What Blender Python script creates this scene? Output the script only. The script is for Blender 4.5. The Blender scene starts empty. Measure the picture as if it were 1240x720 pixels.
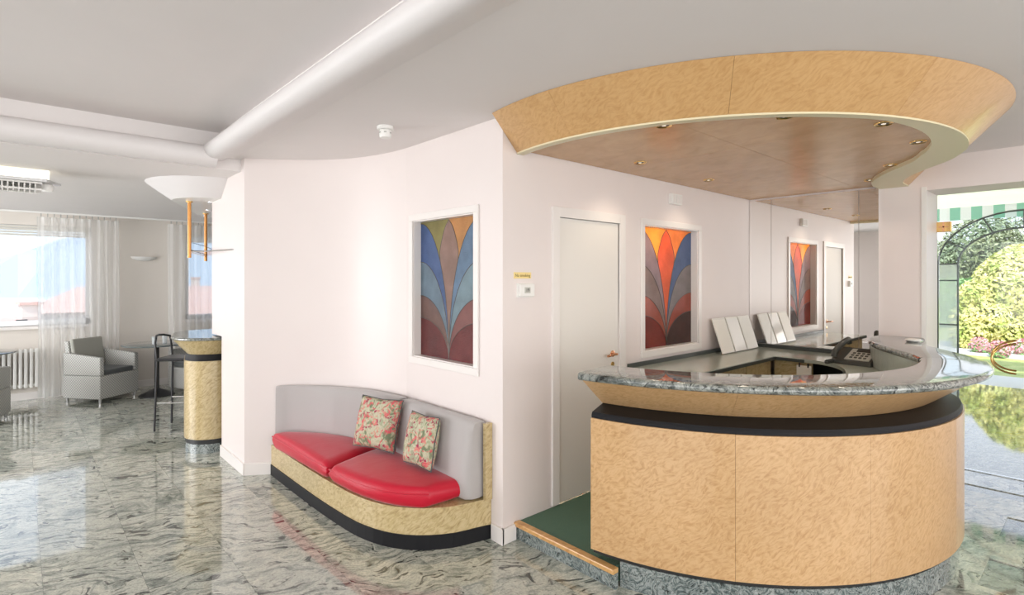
import bpy, bmesh, math, random
from mathutils import Vector, Matrix
random.seed(7)
PI = math.pi
SC = bpy.context.scene
COL = SC.collection

# ------------------------------------------------------------------ camera
H = 1.65
cam_d = bpy.data.cameras.new('camera'); cam = bpy.data.objects.new('camera', cam_d); COL.objects.link(cam)
FWD = Vector((.672, .741, 0)).normalized()
cam.location = (0, 0, H)
cam.rotation_euler = (PI/2, 0, math.atan2(-FWD.x, FWD.y))
cam_d.sensor_width = 36; cam_d.lens = 36*660/1240
cam_d.shift_y = -(360-337)/1240*1.0
cam_d.clip_start = .05; cam_d.clip_end = 2000
SC.camera = cam

# ------------------------------------------------------------------ colour management
SC.view_settings.view_transform = 'Standard'; SC.view_settings.look = 'None'
SC.view_settings.gamma = 1; SC.view_settings.use_curve_mapping = False
SC.view_settings.exposure = 0.17

# ------------------------------------------------------------------ sky, sun, added fill lights
W = bpy.data.worlds.new('world'); SC.world = W; W.use_nodes = True
nt = W.node_tree; nt.nodes.clear()
o = nt.nodes.new('ShaderNodeOutputWorld'); b = nt.nodes.new('ShaderNodeBackground')
tc = nt.nodes.new('ShaderNodeTexCoord'); sx = nt.nodes.new('ShaderNodeSeparateXYZ'); cr = nt.nodes.new('ShaderNodeValToRGB')
nt.links.new(tc.outputs['Generated'], sx.inputs[0]); nt.links.new(sx.outputs['Z'], cr.inputs[0])
cr.color_ramp.elements[0].position = 0.0; cr.color_ramp.elements[0].color = (.92, .96, 1, 1)
cr.color_ramp.elements[1].position = .75; cr.color_ramp.elements[1].color = (.55, .72, 1, 1)
nt.links.new(cr.outputs[0], b.inputs[0]); b.inputs[1].default_value = 1.6
nt.links.new(b.outputs[0], o.inputs[0])

def sun(rot, e, ang, color):
    d = bpy.data.lights.new('sun', 'SUN'); d.energy = e; d.angle = math.radians(ang); d.color = color
    s = bpy.data.objects.new('sun', d); s.rotation_euler = rot; COL.objects.link(s); return s
sun((math.radians(40), 0, math.radians(-62)), 5, 3, (1, .96, .88))

def area(name, loc, target, sx_, sy_, e, color=(1, 1, 1)):
    d = bpy.data.lights.new(name, 'AREA'); d.shape = 'RECTANGLE'; d.size = sx_; d.size_y = sy_; d.energy = e; d.color = color
    l = bpy.data.objects.new(name, d); l.location = loc
    l.rotation_euler = (Vector(target)-Vector(loc)).to_track_quat('-Z', 'Y').to_euler(); COL.objects.link(l); return l
# added unseen area lamps behind the camera that brighten the lobby
area('fill_light', (-4.3, -.6, 1.5), (2, 1.0, 2.9), 5, 2.3, 95, (1, .955, .915))
area('fill_light', (1.2, -4.3, 1.5), (1.4, 3, 3.2), 8, 2.3, 165, (1, .955, .915))
# another added area lamp, out of view on the left, brightening the lounge
area('fill_light', (-4.6, 7.6, 1.5), (0, 7.8, 1.9), 4, 2.2, 250, (.99, .99, 1))

# ------------------------------------------------------------------ materials
def mat(name, color=(.8, .8, .8), rough=.5, metal=0, coat=0, spec=.5):
    m = bpy.data.materials.new(name); m.use_nodes = True
    p = m.node_tree.nodes['Principled BSDF']
    p.inputs['Base Color'].default_value = (*color, 1); p.inputs['Roughness'].default_value = rough
    p.inputs['Metallic'].default_value = metal; p.inputs['Coat Weight'].default_value = coat
    p.inputs['Coat Roughness'].default_value = .05; p.inputs['Specular IOR Level'].default_value = spec
    return m
def N(m, t, **kw):
    n = m.node_tree.nodes.new(t)
    for k, v in kw.items(): setattr(n, k, v)
    return n
def L(m, a, b_): m.node_tree.links.new(a, b_)
def P(m): return m.node_tree.nodes['Principled BSDF']
def ramp(m, src, stops, interp='LINEAR'):
    r = N(m, 'ShaderNodeValToRGB'); r.color_ramp.interpolation = interp
    e = r.color_ramp.elements
    while len(e) < len(stops): e.new(.5)
    for i, (p_, c) in enumerate(stops): e[i].position = p_; e[i].color = (*c, 1)
    L(m, src, r.inputs[0]); return r.outputs[0]
def coords(m, scale=(1, 1, 1), rot=(0, 0, 0), rnd=0):
    t = N(m, 'ShaderNodeTexCoord'); mp = N(m, 'ShaderNodeMapping')
    mp.inputs['Scale'].default_value = scale; mp.inputs['Rotation'].default_value = rot
    L(m, t.outputs['Object'], mp.inputs[0])
    if rnd:
        oi = N(m, 'ShaderNodeObjectInfo'); mu = N(m, 'ShaderNodeMath', operation='MULTIPLY'); mu.inputs[1].default_value = rnd
        L(m, oi.outputs['Random'], mu.inputs[0]); L(m, mu.outputs[0], mp.inputs['Location'])
    return mp.outputs[0]
def noise(m, vec, scale, detail=4, rough=.5, dist=0):
    n = N(m, 'ShaderNodeTexNoise'); n.inputs['Scale'].default_value = scale; n.inputs['Detail'].default_value = detail
    n.inputs['Roughness'].default_value = rough; n.inputs['Distortion'].default_value = dist
    L(m, vec, n.inputs['Vector']); return n.outputs['Fac']
def bump(m, h, strength=.1, dist=.01):
    b_ = N(m, 'ShaderNodeBump'); b_.inputs['Strength'].default_value = strength; b_.inputs['Distance'].default_value = dist
    L(m, h, b_.inputs['Height']); L(m, b_.outputs[0], P(m).inputs['Normal'])
def mixc(m, f, a, c, mode='MIX'):
    x = N(m, 'ShaderNodeMix', data_type='RGBA', blend_type=mode)
    if isinstance(f, (int, float)): x.inputs[0].default_value = f
    else: L(m, f, x.inputs[0])
    for i, s in ((6, a), (7, c)):
        if isinstance(s, tuple): x.inputs[i].default_value = (*s, 1)
        else: L(m, s, x.inputs[i])
    return x.outputs[2]

def plaster(name, c, rough=.55):
    m = mat(name, c, rough); v = coords(m)
    n = noise(m, v, 3, 3); c2 = tuple(x*.96 for x in c)
    L(m, mixc(m, n, c, c2), P(m).inputs['Base Color']); bump(m, noise(m, v, 90, 3), .05, .002); return m
M_wall = plaster('wall_paint', (.82, .745, .72), .42)
M_wall2 = plaster('lounge_paint', (.76, .71, .65), .6)
M_ceil = plaster('ceiling_paint', (.84, .80, .785), .75)
M_roll = plaster('moulding_paint', (.82, .79, .785), .5)
M_white = mat('white_gloss_paint', (.83, .79, .76), .3)
M_door = mat('door_lacquer', (.80, .765, .715), .5)
M_plastic = mat('white_plastic', (.85, .84, .81), .35)

def granite(name, dark, mid, light, vs=1.0, rough=.05, rnd=37, coat=.6, rot=.5):
    m = mat(name, mid, rough, coat=coat, spec=.6)
    v = coords(m, (1, 1, 1), (0, 0, rot), rnd)
    w = noise(m, v, 1.6*vs, 4, .6, .6)
    # warp
    wn = N(m, 'ShaderNodeTexNoise'); wn.inputs['Scale'].default_value = 2.2*vs; wn.inputs['Detail'].default_value = 3; L(m, v, wn.inputs['Vector'])
    va = N(m, 'ShaderNodeVectorMath', operation='MULTIPLY_ADD'); va.inputs[1].default_value = (.55, .55, .55)
    L(m, wn.outputs['Color'], va.inputs[0]); L(m, v, va.inputs[2])
    mp = N(m, 'ShaderNodeMapping'); mp.inputs['Scale'].default_value = (4.2*vs, 24*vs, 14*vs); L(m, va.outputs[0], mp.inputs[0])
    st = noise(m, mp.outputs[0], 1, 8, .68, .3)
    mp2 = N(m, 'ShaderNodeMapping'); mp2.inputs['Scale'].default_value = (8*vs, 27*vs, 15*vs); mp2.inputs['Location'].default_value = (5, 9, 3); L(m, va.outputs[0], mp2.inputs[0])
    bl = noise(m, mp2.outputs[0], 1, 3, .5, .8)
    gr = noise(m, v, 75, 4, .75)
    base = ramp(m, st, [(.33, dark), (.45, mid), (.56, light), (.7, mid)])
    blot = ramp(m, bl, [(.585, (1, 1, 1)), (.655, tuple(min(1, x*1.2) for x in (.13, .14, .14)))])
    c = mixc(m, 1.0, base, blot, 'MULTIPLY')
    g = ramp(m, gr, [(.36, (.52, .53, .52)), (.58, (1.0, 1.0, 1.0))])
    c = mixc(m, .75, c, g, 'MULTIPLY')
    big = ramp(m, w, [(.35, (.72, .76, .76)), (.65, (1, 1, .97))])
    c = mixc(m, .8, c, big, 'MULTIPLY')
    L(m, c, P(m).inputs['Base Color']); return m
M_floor = granite('floor_granite', (.17, .19, .17), (.44, .465, .41), (.72, .71, .62), .95, .04, coat=.45)
M_floor2 = granite('floor_granite_pale', (.16, .18, .17), (.36, .40, .38), (.62, .64, .60), .9, .04, 53)
M_floor_b = granite('grout_granite', (.1, .11, .1), (.2, .22, .2), (.3, .32, .3))
M_plinth = granite('plinth_granite', (.05, .075, .08), (.16, .20, .20), (.42, .45, .44), 2.4, .15, 11)
M_top = granite('counter_granite', (.03, .035, .035), (.17, .185, .175), (.42, .43, .40), 1.8, .05, 0, .35)
M_work = mat('green_laminate', (.42, .46, .40), .15, coat=.2)
L(M_work, mixc(M_work, noise(M_work, coords(M_work), 40, 4), (.39, .43, .37), (.46, .50, .44)), P(M_work).inputs['Base Color'])
M_workedge = mat('dark_green_edge', (.05, .06, .055), .3)

def maple(name, c1, c2, c3, rough=.28, rot=(.4, .6, .7), sc=(14, 14, 46), coat=.25):
    m = mat(name, c1, rough, coat=coat)
    v = coords(m, (1, 1, 1), rot)
    wn = N(m, 'ShaderNodeTexNoise'); wn.inputs['Scale'].default_value = 7; wn.inputs['Detail'].default_value = 2; L(m, v, wn.inputs['Vector'])
    va = N(m, 'ShaderNodeVectorMath', operation='MULTIPLY_ADD'); va.inputs[1].default_value = (.09, .09, .09)
    L(m, wn.outputs['Color'], va.inputs[0]); L(m, v, va.inputs[2])
    mp = N(m, 'ShaderNodeMapping'); mp.inputs['Scale'].default_value = sc; L(m, va.outputs[0], mp.inputs[0])
    f = noise(m, mp.outputs[0], 1, 4, .55, .5)
    g = noise(m, coords(m, (1, 1, 1)), 2.2, 3, .5)
    c = ramp(m, f, [(.30, c3), (.46, c1), (.62, c2), (.8, c1)])
    c = mixc(m, .6, c, ramp(m, g, [(.35, (.86, .84, .80)), (.65, (1, 1, 1))]), 'MULTIPLY')
    L(m, c, P(m).inputs['Base Color']); bump(m, f, .18, .004); return m
M_maple = maple('figured_maple', (.60, .37, .175), (.67, .435, .225), (.50, .285, .12), sc=(34, 34, 95))
M_maple_s = maple('canopy_maple', (.60, .355, .15), (.65, .40, .18), (.54, .305, .12), sc=(26, 26, 75))
M_soffit = maple('soffit_veneer', (.60, .345, .15), (.66, .39, .18), (.54, .30, .125), rough=.27, sc=(5, 5, 12), coat=0)
M_lip = mat('canopy_lip_paint', (.78, .70, .47), .4)
M_bench = maple('bench_maple', (.52, .40, .20), (.62, .50, .28), (.38, .27, .12), sc=(26, 26, 80))
M_nosing = maple('oak_nosing', (.62, .34, .12), (.70, .42, .17), (.50, .25, .08), sc=(4, 30, 30))
M_black = mat('black_lacquer', (.010, .010, .012), .5, spec=.25)
M_matte = mat('matte_black', (.02, .02, .02), .5)
M_metal_b = mat('black_metal', (.03, .03, .032), .35, .3)
M_chrome = mat('chrome', (.8, .8, .8), .15, 1)
M_brass = mat('polished_brass', (.80, .52, .20), .15, 1)
M_copper = mat('copper_handle', (.72, .38, .22), .2, 1)
M_rod = mat('amber_rod', (.72, .33, .09), .25, .3)
M_paper = mat('glossy_white_card', (.84, .82, .76), .12, coat=.5)
M_phone = mat('phone_charcoal', (.05, .055, .05), .35)
M_phone2 = mat('phone_silver', (.45, .45, .42), .35)
M_sky_metal = mat('aluminium', (.6, .6, .6), .3, .8)

def carpet():
    m = mat('green_carpet', (.07, .15, .11), .95); v = coords(m)
    n = noise(m, v, 220, 3, .8); L(m, ramp(m, n, [(.35, (.035, .085, .06)), (.5, (.085, .17, .12)), (.68, (.20, .30, .22))]), P(m).inputs['Base Color'])
    bump(m, n, .6, .004); return m
M_carpet = carpet()
def fabric(name, c, sc=500, rough=.9, sheen=.3):
    m = mat(name, c, rough); v = coords(m); n = noise(m, v, sc, 2)
    L(m, mixc(m, n, c, tuple(x*.8 for x in c)), P(m).inputs['Base Color']); bump(m, n, .2, .001)
    P(m).inputs['Sheen Weight'].default_value = sheen; return m
M_grey = fabric('grey_upholstery', (.50, .47, .46))
M_grey_c = fabric('sage_cushion', (.42, .42, .37))
M_darkc = fabric('dark_cushion', (.09, .10, .10))
M_red = mat('red_satin', (.52, .006, .028), .4, spec=.4)
P(M_red).inputs['Sheen Weight'].default_value = .25; P(M_red).inputs['Sheen Roughness'].default_value = .35
bump(M_red, noise(M_red, coords(M_red, (1, 1, .3)), 9, 3, .5, .4), .25, .01)
def floral(name, off):
    m = mat(name, (.5, .5, .4), .85); v = coords(m, (1, 1, 1)); 
    mp = N(m, 'ShaderNodeMapping'); mp.inputs['Location'].default_value = (off, off*.7, off*1.3); L(m, v, mp.inputs[0])
    a = noise(m, mp.outputs[0], 13, 3, .55, 1.2); b2 = noise(m, mp.outputs[0], 19, 3, .6, 1.6)
    c = ramp(m, a, [(.38, (.17, .21, .12)), (.46, (.42, .43, .28)), (.54, (.56, .52, .38)), (.62, (.35, .38, .25))])
    d = ramp(m, b2, [(.52, (0, 0, 0)), (.57, (1, 1, 1))])
    e = ramp(m, a, [(.40, (.62, .10, .12)), (.5, (.68, .25, .20)), (.6, (.33, .03, .08))])
    L(m, mixc(m, d, c, e), P(m).inputs['Base Color']); return m
M_fl1 = floral('floral_print', 0); M_fl2 = floral('floral_print_two', 4.3)
def wicker():
    m = mat('grey_wicker', (.5, .5, .47), .6)
    v = coords(m); ck = N(m, 'ShaderNodeTexChecker'); ck.inputs['Scale'].default_value = 55; L(m, v, ck.inputs['Vector'])
    ck.inputs[1].default_value = (.62, .61, .57, 1); ck.inputs[2].default_value = (.33, .34, .33, 1)
    L(m, ck.outputs[0], P(m).inputs['Base Color']); bump(m, ck.outputs['Fac'], .5, .004); return m
M_wicker = wicker()

def thin_glass(name, tint=(1, 1, 1), refl=.9):
    m = bpy.data.materials.new(name); m.use_nodes = True; t = m.node_tree; t.nodes.clear()
    o_ = t.nodes.new('ShaderNodeOutputMaterial'); mx = t.nodes.new('ShaderNodeMixShader'); tr = t.nodes.new('ShaderNodeBsdfTransparent')
    g = t.nodes.new('ShaderNodeBsdfGlossy'); g.inputs['Roughness'].default_value = .01; tr.inputs[0].default_value = (*tint, 1)
    fr = t.nodes.new('ShaderNodeFresnel'); fr.inputs[0].default_value = 1.45; mu = t.nodes.new('ShaderNodeMath'); mu.operation = 'MULTIPLY'; mu.inputs[1].default_value = refl
    t.links.new(fr.outputs[0], mu.inputs[0]); t.links.new(mu.outputs[0], mx.inputs[0]); t.links.new(tr.outputs[0], mx.inputs[1]); t.links.new(g.outputs[0], mx.inputs[2]); t.links.new(mx.outputs[0], o_.inputs[0])
    return m
M_glass = thin_glass('clear_glass'); M_glass_dark = thin_glass('smoked_glass', (.35, .4, .42), 1.4)
def veil(name, c, alpha, transl=.6):
    m = bpy.data.materials.new(name); m.use_nodes = True; t = m.node_tree; t.nodes.clear()
    o_ = t.nodes.new('ShaderNodeOutputMaterial'); mx = t.nodes.new('ShaderNodeMixShader'); m2 = t.nodes.new('ShaderNodeMixShader')
    tr = t.nodes.new('ShaderNodeBsdfTransparent'); tl = t.nodes.new('ShaderNodeBsdfTranslucent'); df = t.nodes.new('ShaderNodeBsdfDiffuse')
    tl.inputs[0].default_value = (*c, 1); df.inputs[0].default_value = (*c, 1)
    m2.inputs[0].default_value = transl; mx.inputs[0].default_value = alpha
    t.links.new(df.outputs[0], m2.inputs[1]); t.links.new(tl.outputs[0], m2.inputs[2])
    t.links.new(tr.outputs[0], mx.inputs[1]); t.links.new(m2.outputs[0], mx.inputs[2]); t.links.new(mx.outputs[0], o_.inputs[0]); return m
M_sheer = veil('sheer_curtain', (.97, .97, .96), .55)
M_frost = veil('frosted_glass', (.93, .96, .97), .5)
M_mirror = mat('mirror_silver', (.90, .89, .87), .005, 1)
def stained(name, c, tr=.5):
    m = mat(name, c, .12, coat=.3)
    p = P(m); t = m.node_tree
    out = [n for n in t.nodes if n.type == 'OUTPUT_MATERIAL'][0]
    tl = N(m, 'ShaderNodeBsdfTranslucent'); tl.inputs[0].default_value = (*c, 1); mx = N(m, 'ShaderNodeMixShader'); mx.inputs[0].default_value = tr
    v = coords(m); n = noise(m, v, 60, 3, .6, .5)
    cc = mixc(m, noise(m, v, 9, 3), tuple(x*.62 for x in c), tuple(min(1, x*1.25) for x in c))
    L(m, cc, p.inputs['Base Color']); L(m, cc, tl.inputs[0]); bump(m, noise(m, coords(m, (1, 1, 3)), 55, 3, .6, .5), 1, .006)
    L(m, p.outputs[0], mx.inputs[1]); L(m, tl.outputs[0], mx.inputs[2]); L(m, mx.outputs[0], out.inputs[0]); return m
M_lead = mat('lead_came', (.10, .085, .075), .4, .5)
M_leadg = mat('grey_came', (.22, .25, .26), .4, .3)
def emis(name, c, s):
    m = mat(name, c, .4); P(m).inputs['Emission Color'].default_value = (*c, 1); P(m).inputs['Emission Strength'].default_value = s; return m
M_tube = emis('lit_diffuser', (1, .98, .84), 1.15); M_bulb = emis('lit_bulb', (1, .9, .75), .7)
def leafm(name, a, c):
    m = mat(name, a, .55); oi = N(m, 'ShaderNodeTexCoord'); n = noise(m, oi.outputs['Object'], 3, 5, .7)
    L(m, ramp(m, n, [(.36, a), (.62, c)]), P(m).inputs['Base Color']); return m
M_leaf_y = leafm('yellow_green_leaf', (.38, .50, .10), (.95, .88, .36)); M_leaf_h = leafm('hedge_leaf', (.14, .34, .10), (.32, .58, .20))
M_leaf_d = leafm('dark_leaf', (.14, .19, .10), (.36, .40, .24)); M_pink = leafm('pink_blossom', (.75, .22, .30), (.9, .6, .6))
M_grass = leafm('lawn_grass', (.32, .42, .10), (.55, .58, .22)); M_bark = mat('bark', (.12, .09, .07), .9)
M_gravel = mat('pale_gravel', (.75, .72, .68), .9)
M_green = mat('green_stripe', (.28, .58, .43), .7); M_wstripe = mat('white_stripe', (.9, .9, .88), .7)
M_roof = mat('pale_terracotta', (.50, .33, .29), .8); M_house = mat('house_render', (.55, .50, .46), .8); M_hill = mat('hazy_blue_hill', (.26, .36, .46), 1)  # blue distance haze is put into the hill colour
M_hill2 = mat('hazy_pale_hill', (.50, .60, .70), 1); M_slat = mat('shutter_slat', (.66, .64, .58), .5)  # far hill's colour holds a paler distance haze

# ------------------------------------------------------------------ mesh helpers
class MB:
    def __init__(s): s.v = []; s.f = []
    def add(s, vs, fs):
        b_ = len(s.v); s.v += [tuple(x) for x in vs]; s.f += [tuple(i+b_ for i in f) for f in fs]; return s
    def box(s, x0, y0, z0, x1, y1, z1):
        vs = [(x, y, z) for x in (x0, x1) for y in (y0, y1) for z in (z0, z1)]
        return s.add(vs, [(0, 1, 3, 2), (4, 6, 7, 5), (0, 4, 5, 1), (2, 3, 7, 6), (0, 2, 6, 4), (1, 5, 7, 3)])
    def obox(s, c, ax, ay, az, hx, hy, hz):
        c = Vector(c); ax = Vector(ax).normalized(); ay = Vector(ay).normalized(); az = Vector(az).normalized()
        vs = [c+ax*i*hx+ay*j*hy+az*k*hz for i in (-1, 1) for j in (-1, 1) for k in (-1, 1)]
        return s.add(vs, [(0, 1, 3, 2), (4, 6, 7, 5), (0, 4, 5, 1), (2, 3, 7, 6), (0, 2, 6, 4), (1, 5, 7, 3)])
    def prism(s, poly, z0, z1):
        n = len(poly)
        vs = [(x, y, z0) for x, y in poly]+[(x, y, z1) for x, y in poly]
        return s.add(vs, [tuple(range(n))[::-1], tuple(range(n, 2*n))]+[(i, (i+1) % n, n+(i+1) % n, n+i) for i in range(n)])
    def lathe(s, c, prof, n=24, cap=True):
        vs = []; fs = []
        for (r, z) in prof:
            for i in range(n):
                a = 2*PI*i/n; vs.append((c[0]+r*math.cos(a), c[1]+r*math.sin(a), c[2]+z))
        for j in range(len(prof)-1):
            for i in range(n): fs.append((j*n+i, j*n+(i+1) % n, (j+1)*n+(i+1) % n, (j+1)*n+i))
        if cap: fs.append(tuple(range(n))[::-1]); fs.append(tuple(range((len(prof)-1)*n, len(prof)*n)))
        return s.add(vs, fs)
    def tube(s, pts, r, n=8, closed=False):
        pts = [Vector(p) for p in pts]; m = len(pts); vs = []; fs = []
        up = None
        for i, p in enumerate(pts):
            t = (pts[(i+1) % m]-pts[i-1]) if closed else (pts[min(i+1, m-1)]-pts[max(i-1, 0)])
            t.normalize()
            if up is None: up = Vector((0, 0, 1)) if abs(t.z) < .9 else Vector((1, 0, 0))
            a = t.cross(up).normalized(); b2 = a.cross(t).normalized(); up = b2
            for k in range(n):
                an = 2*PI*k/n; vs.append(p+(a*math.cos(an)+b2*math.sin(an))*r)
        for i in range(m if closed else m-1):
            for k in range(n): fs.append((i*n+k, i*n+(k+1) % n, ((i+1) % m)*n+(k+1) % n, ((i+1) % m)*n+k))
        if not closed: fs.append(tuple(range(n))[::-1]); fs.append(tuple(range((m-1)*n, m*n)))
        return s.add(vs, fs)
    def sweep(s, path, prof, cap=True):
        """path: (x,y,nx,ny,t); prof: list of (offset,z) or function of t giving it; closed cross-section"""
        vs = []; fs = []; k = None
        for (x, y, nx, ny, t) in path:
            pr = prof(t) if callable(prof) else prof; k = len(pr)
            for (o_, z) in pr: vs.append((x+nx*o_, y+ny*o_, z))
        for i in range(len(path)-1):
            for j in range(k): fs.append((i*k+j, i*k+(j+1) % k, (i+1)*k+(j+1) % k, (i+1)*k+j))
        if cap: fs.append(tuple(range(k))[::-1]); fs.append(tuple(range((len(path)-1)*k, len(path)*k)))
        return s.add(vs, fs)
    def grid(s, fn, nu, nv):
        vs = [fn(i/nu, j/nv) for i in range(nu+1) for j in range(nv+1)]
        return s.add(vs, [(i*(nv+1)+j, (i+1)*(nv+1)+j, (i+1)*(nv+1)+j+1, i*(nv+1)+j+1) for i in range(nu) for j in range(nv)])
    def build(s, name, m, parent=None, smooth=None, bevel=0):
        me = bpy.data.meshes.new(name); me.from_pydata(s.v, [], s.f)
        bm = bmesh.new(); bm.from_mesh(me); bmesh.ops.remove_doubles(bm, verts=bm.verts, dist=1e-5)
        bmesh.ops.recalc_face_normals(bm, faces=bm.faces)
        if bevel: bmesh.ops.bevel(bm, geom=[e for e in bm.edges if len(e.link_faces) == 2 and e.calc_face_angle(0) > .6], offset=bevel, segments=2, affect='EDGES', profile=.5)
        if smooth:
            for f in bm.faces: f.smooth = True
            for e in bm.edges:
                if len(e.link_faces) != 2 or e.calc_face_angle(0) > smooth: e.smooth = False
        bm.to_mesh(me); bm.free()
        me.materials.append(m)
        ob = bpy.data.objects.new(name, me); COL.objects.link(ob)
        if parent: ob.parent = parent; ob.matrix_parent_inverse = Matrix.Identity(4)
        return ob
def tag(o_, label=None, cat=None, group=None, kind=None):
    if label: o_['label'] = label
    if cat: o_['category'] = cat
    if group: o_['group'] = group
    if kind: o_['kind'] = kind
    return o_
def thing(name, label, cat, group=None, loc=(0, 0, 0), rz=0):
    e = bpy.data.objects.new(name, None); COL.objects.link(e); e.empty_display_size = .1; e.location = loc; e.rotation_euler = (0, 0, rz)
    return tag(e, label, cat, group)
def struct(o_, label=None):
    o_['kind'] = 'structure'
    if label: o_['label'] = label
    return o_
def kids(o_): return [c for c in bpy.data.objects if c.parent == o_]
def dup(o_, parent=None):
    c = o_.copy(); COL.objects.link(c)
    if parent: c.parent = parent
    for k in kids(o_): dup(k, c)
    return c
def spline(pts, n=12):
    out = []; P_ = [Vector(p) for p in pts]; P_ = [2*P_[0]-P_[1]]+P_+[2*P_[-1]-P_[-2]]
    for i in range(1, len(P_)-2):
        for k in range(n):
            t = k/n; a, b_, c, d = P_[i-1:i+3]
            out.append(.5*((2*b_)+(c-a)*t+(2*a-5*b_+4*c-d)*t*t+(-a+3*b_-3*c+d)*t**3))
    out.append(P_[-2]); return out

# ================================================================== SETTING
ZL, ZR, ZF = 2.66, 2.86, 2.56
WX, DY = 2.233, 2.548            # wall with the bench, wall with the door
EX = 5.66                        # entrance wall

# floor
fl = MB().box(-5, -5, -.12, EX+.4, 10.1, -.006).build('floor', M_floor_b); struct(fl, 'polished grey-green granite floor of long slabs with dark wavy veins')
tiles = 0; tw, tl_ = .415, .83; proto = None
def vis(x, y):
    d = .672*x+.741*y; r = .741*x-.672*y
    return d > 2.35 and abs(r/d) < 1.12
for i in range(-3, 13):
    for j in range(0, 12):
        x0 = .10+tw*i; y0 = .08+tl_*j+(.41 if i % 2 else 0)
        x1 = x0+tw; y1 = min(y0+tl_, 9.94)
        if x1 > EX+.02: continue
        if not any(vis(x, y) for x in (x0, x1) for y in (y0, y1)): continue
        if x0 > 2.4 and y0 > 2.6: continue
        if x0 > 2.95 and y0 > 1.3 and x1 < 5.2: continue
        if x0 > 1.6 and y1 > 5 and y1 < 5.9 : continue
        t = MB().box(-(x1-x0)/2+.0008, -(y1-y0)/2+.0008, -.006, (x1-x0)/2-.0008, (y1-y0)/2-.0008, 0).build('floor_slab', M_floor, fl)
        t.location = ((x0+x1)/2, (y0+y1)/2, 0); tiles += 1
print('tiles', tiles)

# bench wall (with stained window), curved part, return along X=1.41
GY0, GY1, GZ0, GZ1 = 2.83, 3.58, 1.06, 2.085
m = MB()
m.box(WX, DY, 0, WX+.12, GY0, ZL); m.box(WX, GY1, 0, WX+.12, 3.68, ZL)
m.box(WX, GY0, 0, WX+.12, GY1, GZ0); m.box(WX, GY0, GZ1, WX+.12, GY1, ZL)
cw = spline([(WX, 3.68), (2.20, 3.95), (2.09, 4.27), (1.90, 4.54), (1.66, 4.74), (1.41, 4.90)], 8)
curve = [(p.x, p.y) for p in cw]
def curve_path(pts, side=1):
    out = []
    for i, p in enumerate(pts):
        a = pts[max(i-1, 0)]; c = pts[min(i+1, len(pts)-1)]; tx, ty = c[0]-a[0], c[1]-a[1]; l = math.hypot(tx, ty) or 1
        out.append((p[0], p[1], -side*ty/l, side*tx/l, i/(len(pts)-1)))
    return out
cp = curve_path(curve, 1)      # normal points into the room (towards -x)
wl = m.build('wall_bench_side', M_wall); struct(wl)
wc = MB().sweep(cp, [(0, 0), (-.12, 0), (-.12, ZL), (0, ZL)]).build('wall_curved', M_wall, smooth=.5); struct(wc)
w = MB(); w.box(1.41, 4.90, 0, 1.53, 5.59, 1.11); w.box(1.53, 5.47, 0, EX, 5.59, 1.11); w.box(1.41, 4.90, 1.11, 1.53, 5.93, ZL); w.box(1.53, 5.81, 1.11, EX, 5.93, ZL); w.box(1.53, 5.47, 1.11, EX, 5.81, 1.13)
struct(w.build('wall_corner_return', M_wall))
# door wall
DX0, DX1, DZ1 = 2.74, 3.42, 2.07
SX0, SX1 = 3.75, 4.60
m = MB()
for (x0, x1, z0, z1) in ((WX+.1205, DX0, 0, ZL), (DX0, DX1, DZ1, ZL), (DX1, SX0, 0, ZL), (SX0, SX1, 0, GZ0), (SX0, SX1, GZ1, ZL), (SX1, EX, 0, ZL)):
    m.box(x0, DY+.0004, z0, x1, DY+.12, z1)
struct(m.build('wall_door_side', M_wall))
# entrance wall, 0.4 m deep reveal, opening Y -0.1..1.05
OY0, OY1, OZ = -.15, 1.053, 2.39
m = MB()
m.box(EX, OY1, 0, EX+.42, 5.93, ZL); m.box(EX, -5, 0, EX+.42, OY0, ZL); m.box(EX, OY0, OZ, EX+.42, OY1, ZL)
struct(m.build('wall_entrance', M_wall))
# lounge window wall
LY = 9.95
m = MB(); wins = [(-2.6, .79), (1.98, 4.2)]; WZ0, WZ1 = 1.0, 2.38
xs = [-5, -2.6, .79, 1.98, 4.2, 6]
m.box(-5, LY, 0, -2.6, LY+.3, ZF); m.box(.79, LY, 0, 1.98, LY+.3, ZF); m.box(4.2, LY, 0, 6, LY+.3, ZF)
for a, c in wins: m.box(a, LY, 0, c, LY+.3, WZ0); m.box(a, LY, WZ1, c, LY+.3, ZF)
struct(m.build('wall_lounge', M_wall2))
m = MB(); m.box(6, 5.93, 0, 6.1, LY+.3, ZF); struct(m.build('wall_lounge_side', M_wall2))
# unseen sides behind the camera, left open to let sky light in: parapets, posts and header only
m = MB()
m.box(-5.1, -5, 0, -5, 10.2, .25); m.box(-5.1, -5, 2.5, -5, 10.2, 2.9)
m.box(-5.1, 2.6, .25, -5, 5.6, 2.5)
for y in (-5, -2, .4, 7.6, 10): m.box(-5.1, y, .25, -5, y+.12, 2.5)
struct(m.build('wall_left', M_wall))
m = MB(); m.box(-5, -5.1, 0, 6, -5, .25); m.box(-5, -5.1, 2.5, 6, -5, 2.9)
for x in (-5, -2.4, .4, 3.2, 5.9): m.box(x, -5.1, .25, x+.12, -5, 2.5)
struct(m.build('wall_back', M_white))

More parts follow.
